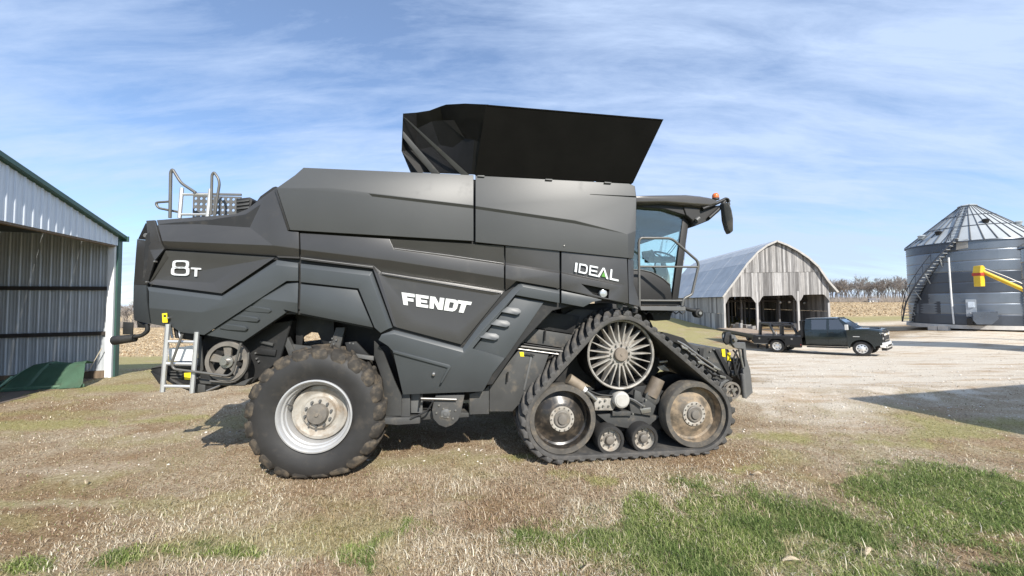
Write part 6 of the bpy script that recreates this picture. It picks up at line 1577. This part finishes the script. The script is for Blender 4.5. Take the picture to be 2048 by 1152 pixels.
# front: grille, headlights, bumper
box('grille', TR, M_BLACK, X(.90), X(.96), -.72, .72, .70 * HT, 1.24 * HT, .02)
box('grille_bar', TR, M_CHROME, X(.95), X(.985), -.70, .70, 1.04 * HT, 1.13 * HT, .01)
box('grille_bar', TR, M_TRUCK, X(.95), X(.98), -.66, .66, .78 * HT, .82 * HT, .006)
bt = box('emblem', TR, mat('gold_emblem', (.55, .42, .12), .3, .6), X(.985), X(.995), -.11, .11, 1.06 * HT, 1.11 * HT, .004)
box('emblem_upright', TR, mat('gold_emblem', (.55, .42, .12)), X(.9855), X(.9955), -.05, .05, 1.045 * HT, 1.125 * HT, .004)
for s in (-1, 1):
    box('headlight', TR, M_LENS, X(.86), X(.955), min(s * .60, s * .96), max(s * .60, s * .96), 1.13 * HT, 1.19 * HT, .01)
    box('headlight', TR, M_LENS, X(.84), X(.945), min(s * .70, s * .97), max(s * .70, s * .97), .86 * HT, .95 * HT, .015)
    box('headlight_housing', TR, M_BLACK, X(.80), X(.93), min(s * .66, s * .975), max(s * .66, s * .975), .72 * HT, 1.13 * HT, .02)
    lathe('fog_lamp', TR, M_LENS, [(0, -.02), (.06, -.02), (.07, 0), (0, 0)], 14, rot=(0, 0, R(90)), loc=(X(1.06), s * .78, .56))
    quad('badge', [(-.35, s * 1.025, .97), (-.05, s * 1.028, .97), (-.05, s * 1.028, 1.0), (-.35, s * 1.025, 1.0)], M_CHROME, .02)
loft('front_bumper', [(.80, [(1.0, .46), (1.02, .50), (1.02, .66), (.98, .70)]), (.98, [(.92, .44), (.95, .47), (.95, .67), (.92, .70)]), (1.05, [(.60, .42), (.65, .46), (.65, .66), (.60, .70)])], M_CHROME, TR, .02)
box('bumper_valance', TR, M_BLACK, X(.82), X(1.03), -.85, .85, .34, .46, .02); box('bumper_inlet', TR, M_BLACK, X(1.04), X(1.065), -.5, .5, .52, .62, .01)
# chassis and bed
box('frame_rail', TR, M_BLACK, X(-5.5), X(.7), -.5, -.38, .45, .65, .01); box('frame_rail', TR, M_BLACK, X(-5.5), X(.7), .38, .5, .45, .65, .01)
box('bed_deck', TR, M_TBLACK, X(-5.70), X(-2.86), -1.12, 1.12, .96, 1.04, .015)
for s in (-1, 1):
    y0, y1 = sorted((s * 1.10, s * 1.16)); 
    for (xa, xb) in ((-5.70, -4.80), (-3.80, -2.86)): box('bed_skirt', TR, M_TBLACK, X(xa), X(xb), y0, y1, .50, 1.0, .012)
    box('bed_skirt', TR, M_TBLACK, X(-4.80), X(-3.80), y0, y1, .88, 1.0, .01)
    arch('bed_arch', X(-4.30), .50, s * 1.09, s * 1.165, M_TBLACK, .43)
    for xx in (-5.3, -3.4): quad('box_latch', [(xx - .05, s * 1.17, .76), (xx + .05, s * 1.17, .76), (xx + .05, s * 1.17, .86), (xx - .05, s * 1.17, .86)], M_STEEL, .02)
    quad('bed_trim', [(-5.7, s * 1.168, .49), (-4.85, s * 1.168, .49), (-4.85, s * 1.168, .52), (-5.7, s * 1.168, .52)], M_STEEL, .02)
    box('side_marker', TR, mat('red_lens', (.5, .04, .03), .3), X(-2.95), X(-2.90), *sorted((s * 1.161, s * 1.172)), .52, .56, .003)
    box('rack_post', TR, M_TBLACK, X(-2.92), X(-2.82), s * 1.0 - .05, s * 1.0 + .05, 1.04, 1.98, .012)
    quad('rack_gusset', [(-2.90, s * 1.0, 1.0), (-3.35, s * 1.0, 1.0), (-2.90, s * 1.0, 1.35)], M_TBLACK, .03)
box('rack_bar', TR, M_TBLACK, X(-2.92), X(-2.82), -1.0, 1.0, 1.90, 1.99, .012)
for k in range(9): box('rack_bar', TR, M_TBLACK, X(-2.90), X(-2.85), -.9 + .2 * k, -.86 + .2 * k, 1.04, 1.92, .006)
box('rack_plate', TR, M_TBLACK, X(-2.84), X(-2.80), -.98, .98, 1.04, 1.35, .008)
def truck_wheel(x, y, s, rear=False, tyre=M_RUBBER):
    r = .41; zc = r
    yo = y
    w = lathe('wheel', TR, M_RUBBER, [(.25, -.115), (.30, -.125), (.37, -.12), (.40, -.09), (r, -.04), (r, .04), (.40, .09), (.37, .12), (.30, .125), (.25, .115)], 40, X(x), zc, loc=(0, y, 0))
    def yy(t): return t * -s * 1.0
    if not rear: prof = [(.255, -.11), (.24, -.115), (.23, -.09), (.20, -.095), (.13, -.11), (.09, -.12), (.06, -.14), (0, -.14)]
    else: prof = [(.255, -.11), (.24, -.11), (.225, -.02), (.19, .02), (.12, .02), (.10, -.06), (.07, -.08), (0, -.08)]
    sg = 1 if s < 0 else -1
    rim = lathe('rim', w, M_CHROME, [(r_, t * sg) for r_, t in prof], 36, X(x), zc)
    for k in range(8 if not rear else 6):
        a_ = 2 * math.pi * k / (8 if not rear else 6); rr = .175; lathe('rim_hole', rim, M_BLACK, [(0, (-.108 if not rear else .012) * sg), (.030, (-.108 if not rear else .012) * sg), (.030, .03 * sg)], 10, X(x) + rr * math.cos(a_), zc + rr * math.sin(a_))
    return w
for s in (-1, 1):
    truck_wheel(0, s * .88, s); truck_wheel(-4.30, s * .97, s, True); truck_wheel(-4.30, s * .70, s, True)
box('axle', TR, M_BLACK, X(-4.36), X(-4.24), -.9, .9, .36, .48, .02); box('mud_flap', TR, M_BLACK, X(-5.0), X(-4.98), -1.05, -.6, .2, .6, .004); box('side_step', TR, M_BLACK, X(-3.6), X(-3.0), -1.0, -.7, .35, .50, .01)
# trailer
tx0 = X(-5.9)
tb = Vector((.14, .99, 0)).normalized()                 # the trailer stands at an angle behind the truck
SX = WB / 4.30; piv = org - hd * X(4.3); trz = math.atan2(-tb.y, -tb.x)
tloc = piv - (Matrix.Rotation(trz, 3, 'Z') @ Vector((X(-4.3), 0, 0)))
TT = empty('gooseneck_trailer', (tloc.x, tloc.y, zr_), trz, 'long plank deck trailer with a black gooseneck arch over the truck bed', 'trailer')
zr_, zf_ = 0.0, 0.0
M_PLANK = [mat('deck_plank_%d' % k, c, .85, 0, .25, 3, stretch=(1, 6, 6)) for k, c in enumerate([(.34, .25, .17), (.28, .20, .14), (.40, .31, .22)])]
DZ = .98
for k in range(12): box('deck_plank', TT, M_PLANK[k % 3], X(-12.6), X(-5.75), -1.14 + .19 * k + .005, -1.14 + .19 * (k + 1) - .005, DZ, DZ + .05 + .004 * (k % 2), .004)
for s in (-1, 1):
    box('side_rail', TT, M_TBLACK, X(-12.7), X(-5.7), *sorted((s * 1.15, s * 1.24)), DZ - .16, DZ + .03, .01)
    box('main_beam', TT, M_TBLACK, X(-12.5), X(-5.7), s * .45 - .06, s * .45 + .06, DZ - .42, DZ - .05, .01)
    for xx in (-10.6, -11.5):
        w = lathe('wheel', TT, M_RUBBER, [(.22, -.11), (.30, -.12), (.36, -.10), (.38, -.04), (.38, .04), (.36, .10), (.30, .12), (.22, .11)], 28, X(xx), .38 + (zr_ - zf_) * 1.0, loc=(0, s * 1.0, 0))
        lathe('rim', w, M_WHITE, [(.23, -.08), (.10, -.05), (.06, -.10), (0, -.10)] if s < 0 else [(.23, .08), (.10, .05), (.06, .10), (0, .10)], 20, X(xx), .38 + (zr_ - zf_))
    tube('landing_leg', TT, M_TBLACK, [Vector((X(-6.1), s * .8, .02)), Vector((X(-6.1), s * .8, DZ))], .06, 8)
    # neck: upright at deck front, arch over, coupler drop into the bed
    bm = bmesh.new()
    P = [(-6.05, DZ - .1), (-5.80, DZ - .1), (-5.66, 1.72), (-5.56, 1.80), (-4.62, 1.80), (-4.10, 1.30), (-4.10, 1.06), (-3.98, 1.06), (-3.98, 1.36), (-4.52, 1.96), (-5.86, 1.96), (-5.92, 1.90)]
    plate('neck_side', TT, M_TBLACK, [Vector((X(x), s * .72 - .06, z)) for x, z in P], (0, .12, 0), .012)
box('neck_cross_beam', TT, M_TBLACK, X(-5.86), X(-5.62), -.66, .66, 1.80, 1.95, .01); box('neck_cross_beam', TT, M_TBLACK, X(-4.9), X(-4.7), -.66, .66, 1.80, 1.95, .01)
tube('coupler', TT, M_TBLACK, [Vector((X(-4.3), 0, 1.90)), Vector((X(-4.3), 0, 1.10))], .07, 10)
box('neck_cross_beam', TT, M_TBLACK, X(-4.6), X(-4.2), -.66, .66, 1.74, 1.86, .01)
plate('reflector', TT, M_WHITE, [Vector((X(-4.04), -.58, 1.15)), Vector((X(-3.98), -.58, 1.15)), Vector((X(-3.98), -.58, 1.4)), Vector((X(-4.04), -.58, 1.4))], (0, .01, 0), 0)
# ------------------------------------------------------------------ bare woods at the field edges
def bare_tree(rnd, H, V, F, ox, oy, oz):
    def seg(p, q, r0, r1):
        d = (q - p).normalized(); a_ = Vector((0, 0, 1)) if abs(d.z) < .9 else Vector((1, 0, 0)); s = a_.cross(d).normalized(); u = d.cross(s); b = len(V)
        for (c_, r) in ((p, r0), (q, r1)):
            for k in range(3):
                t = k * 2.094; w_ = c_ + (s * math.cos(t) + u * math.sin(t)) * r; V.append((ox + w_.x, oy + w_.y, oz + w_.z))
        for k in range(3): j = (k + 1) % 3; F.append((b + k, b + j, b + 3 + j, b + 3 + k))
    def grow(p, d, ln, r, lev):
        q = p + d * ln; seg(p, q, r, r * .68)
        if lev == 0: return
        nb = 3 if lev > 1 else 4
        for k in range(nb):
            nd = (d + Vector((rnd.uniform(-1, 1), rnd.uniform(-1, 1), rnd.uniform(-.15, .75))) * (.75 if lev > 1 else .95)).normalized()
            grow(p.lerp(q, rnd.uniform(.55, 1.0)), nd, ln * rnd.uniform(.55, .82), max(.05, r * .55), lev - 1)
    grow(Vector((0, 0, -.3)), Vector((rnd.uniform(-.08, .08), rnd.uniform(-.08, .08), 1)).normalized(), H * .34, H * .012, 4)
M_BARK = mat('bare_twigs', (.28, .245, .215), .9, 0, .2, .2)
def wood(name, azs, dist, hts, label, seed):
    rnd = random.Random(seed); V, F = [], []
    for a_ in azs:
        a_ += rnd.uniform(-.18, .18); d = dist + rnd.uniform(-6, 26); x, y = d * math.sin(R(a_)), d * math.cos(R(a_))
        bare_tree(rnd, rnd.uniform(*hts), V, F, x, y, tz(x, y))
    o = poly_mesh(name, V, F, M_BARK, sm=0); return tag(o, label, 'woods', kind='stuff')
wood('far_woods', list(np.arange(36, 53, .17)) + list(np.arange(36, 53, .21)), 262, (12, 17), 'bare grey winter woods beyond the corn field behind the bin', 3)
wood('left_woods', list(np.arange(-49, -36, .2)) + list(np.arange(-50, -36, .3)), 245, (12, 16), 'bare grey winter woods seen between shed and harvester', 8)
wood('middle_woods', np.arange(-35, 36, .9), 330, (11, 15), 'thin line of bare trees hidden behind the harvester', 12)
def undergrowth(name, a0, a1, dist, label, seed):
    rnd = np.random.default_rng(seed); n_ = 16000; a_ = np.radians(rnd.uniform(a0, a1, n_)); d = dist + rnd.uniform(-10, 30, n_); X_, Y_ = d * np.sin(a_), d * np.cos(a_); Z_ = terrain(X_, Y_)
    h = rnd.uniform(.5, 5.0, n_) * rnd.uniform(.3, 1, n_); w_ = rnd.uniform(.03, .12, n_); tx = rnd.normal(0, .5, n_) * h * .5
    V = np.zeros((n_, 3, 3)); V[:, 0] = np.stack([X_ - w_, Y_, Z_ - .1], 1); V[:, 1] = np.stack([X_ + w_, Y_, Z_ - .1], 1); V[:, 2] = np.stack([X_ + tx, Y_ + rnd.normal(0, .3, n_), Z_ + h], 1)
    me = np_mesh(name, V.reshape(-1, 3), None, np.arange(n_ * 3).reshape(-1, 3)); return tag(link(name, me, M_BARK), label, 'brush', kind='stuff')
undergrowth('right_brush', 36, 53, 258, 'grey brush at the foot of the woods behind the bin', 2)
undergrowth('left_brush', -50, -36, 240, 'grey brush at the foot of the woods by the shed', 4)
# small white farmhouse at the foot of the woods
hp = Vector((250 * math.sin(R(44.2)), 250 * math.cos(R(44.2)), 0)); hp.z = tz(hp.x, hp.y) - .2
FH = empty('farmhouse', hp, R(-30),  'tiny white farmhouse at the foot of the distant woods', 'house')
box('wall', FH, M_WHITE, -4.5, 4.5, -3, 3, -1, 3.0, .02)
plate('roof', FH, mat('house_roof', (.20, .19, .19), .8), [(-4.9, -3.5, 2.9), (-4.9, 0, 5.0), (-4.9, 3.5, 2.9)], (9.8, 0, 0), .02)
for x in (-3, -.2, 2.6): box('window', FH, M_BLACK, x - .5, x + .5, -3.04, -2.97, .9, 2.3, .01)
box('door', FH, M_DARK, 3.3, 4.2, -3.04, -2.97, 0, 2.1, .01)
FH.scale = (.42, .42, .42)

# ------------------------------------------------------------------ shed standing to the right of the viewer, outside the picture; its shade reaches the yard
cz_ = 4.3; off = cz_ / math.tan(SUN_EL)
tip = at_z(1703, 797, 0); cshed = Vector((tip.x + math.sin(SUN_AZ) * off, tip.y - math.cos(SUN_AZ) * off, 0))
ea = math.atan2(.207, .978)
S2 = empty('side_shed', cshed, ea, 'ribbed steel shed standing out of view at the right', 'shed')
for k in range(10): rib_sheet('wall_sheet', S2, M_SHEET, (k * .9, 0, 0), (1, 0, 0), (0, 1, 0), .9, lambda t: 0.0, lambda t: cz_)
for k in range(8): rib_sheet('wall_sheet', S2, M_SHEET, (.0 + .12 * k * .9, -k * .9, 0), (.12, -.993, 0), (-1, 0, 0), .9, lambda t: 0.0, lambda t: cz_ + .05 * 0)
plate('roof', S2, M_SHEETIN, [(0, 0, cz_), (9, 0, cz_), (9.8, -7.2, cz_ + .9), (.86, -7.2, cz_ + .9)], (0, 0, .05), .005)
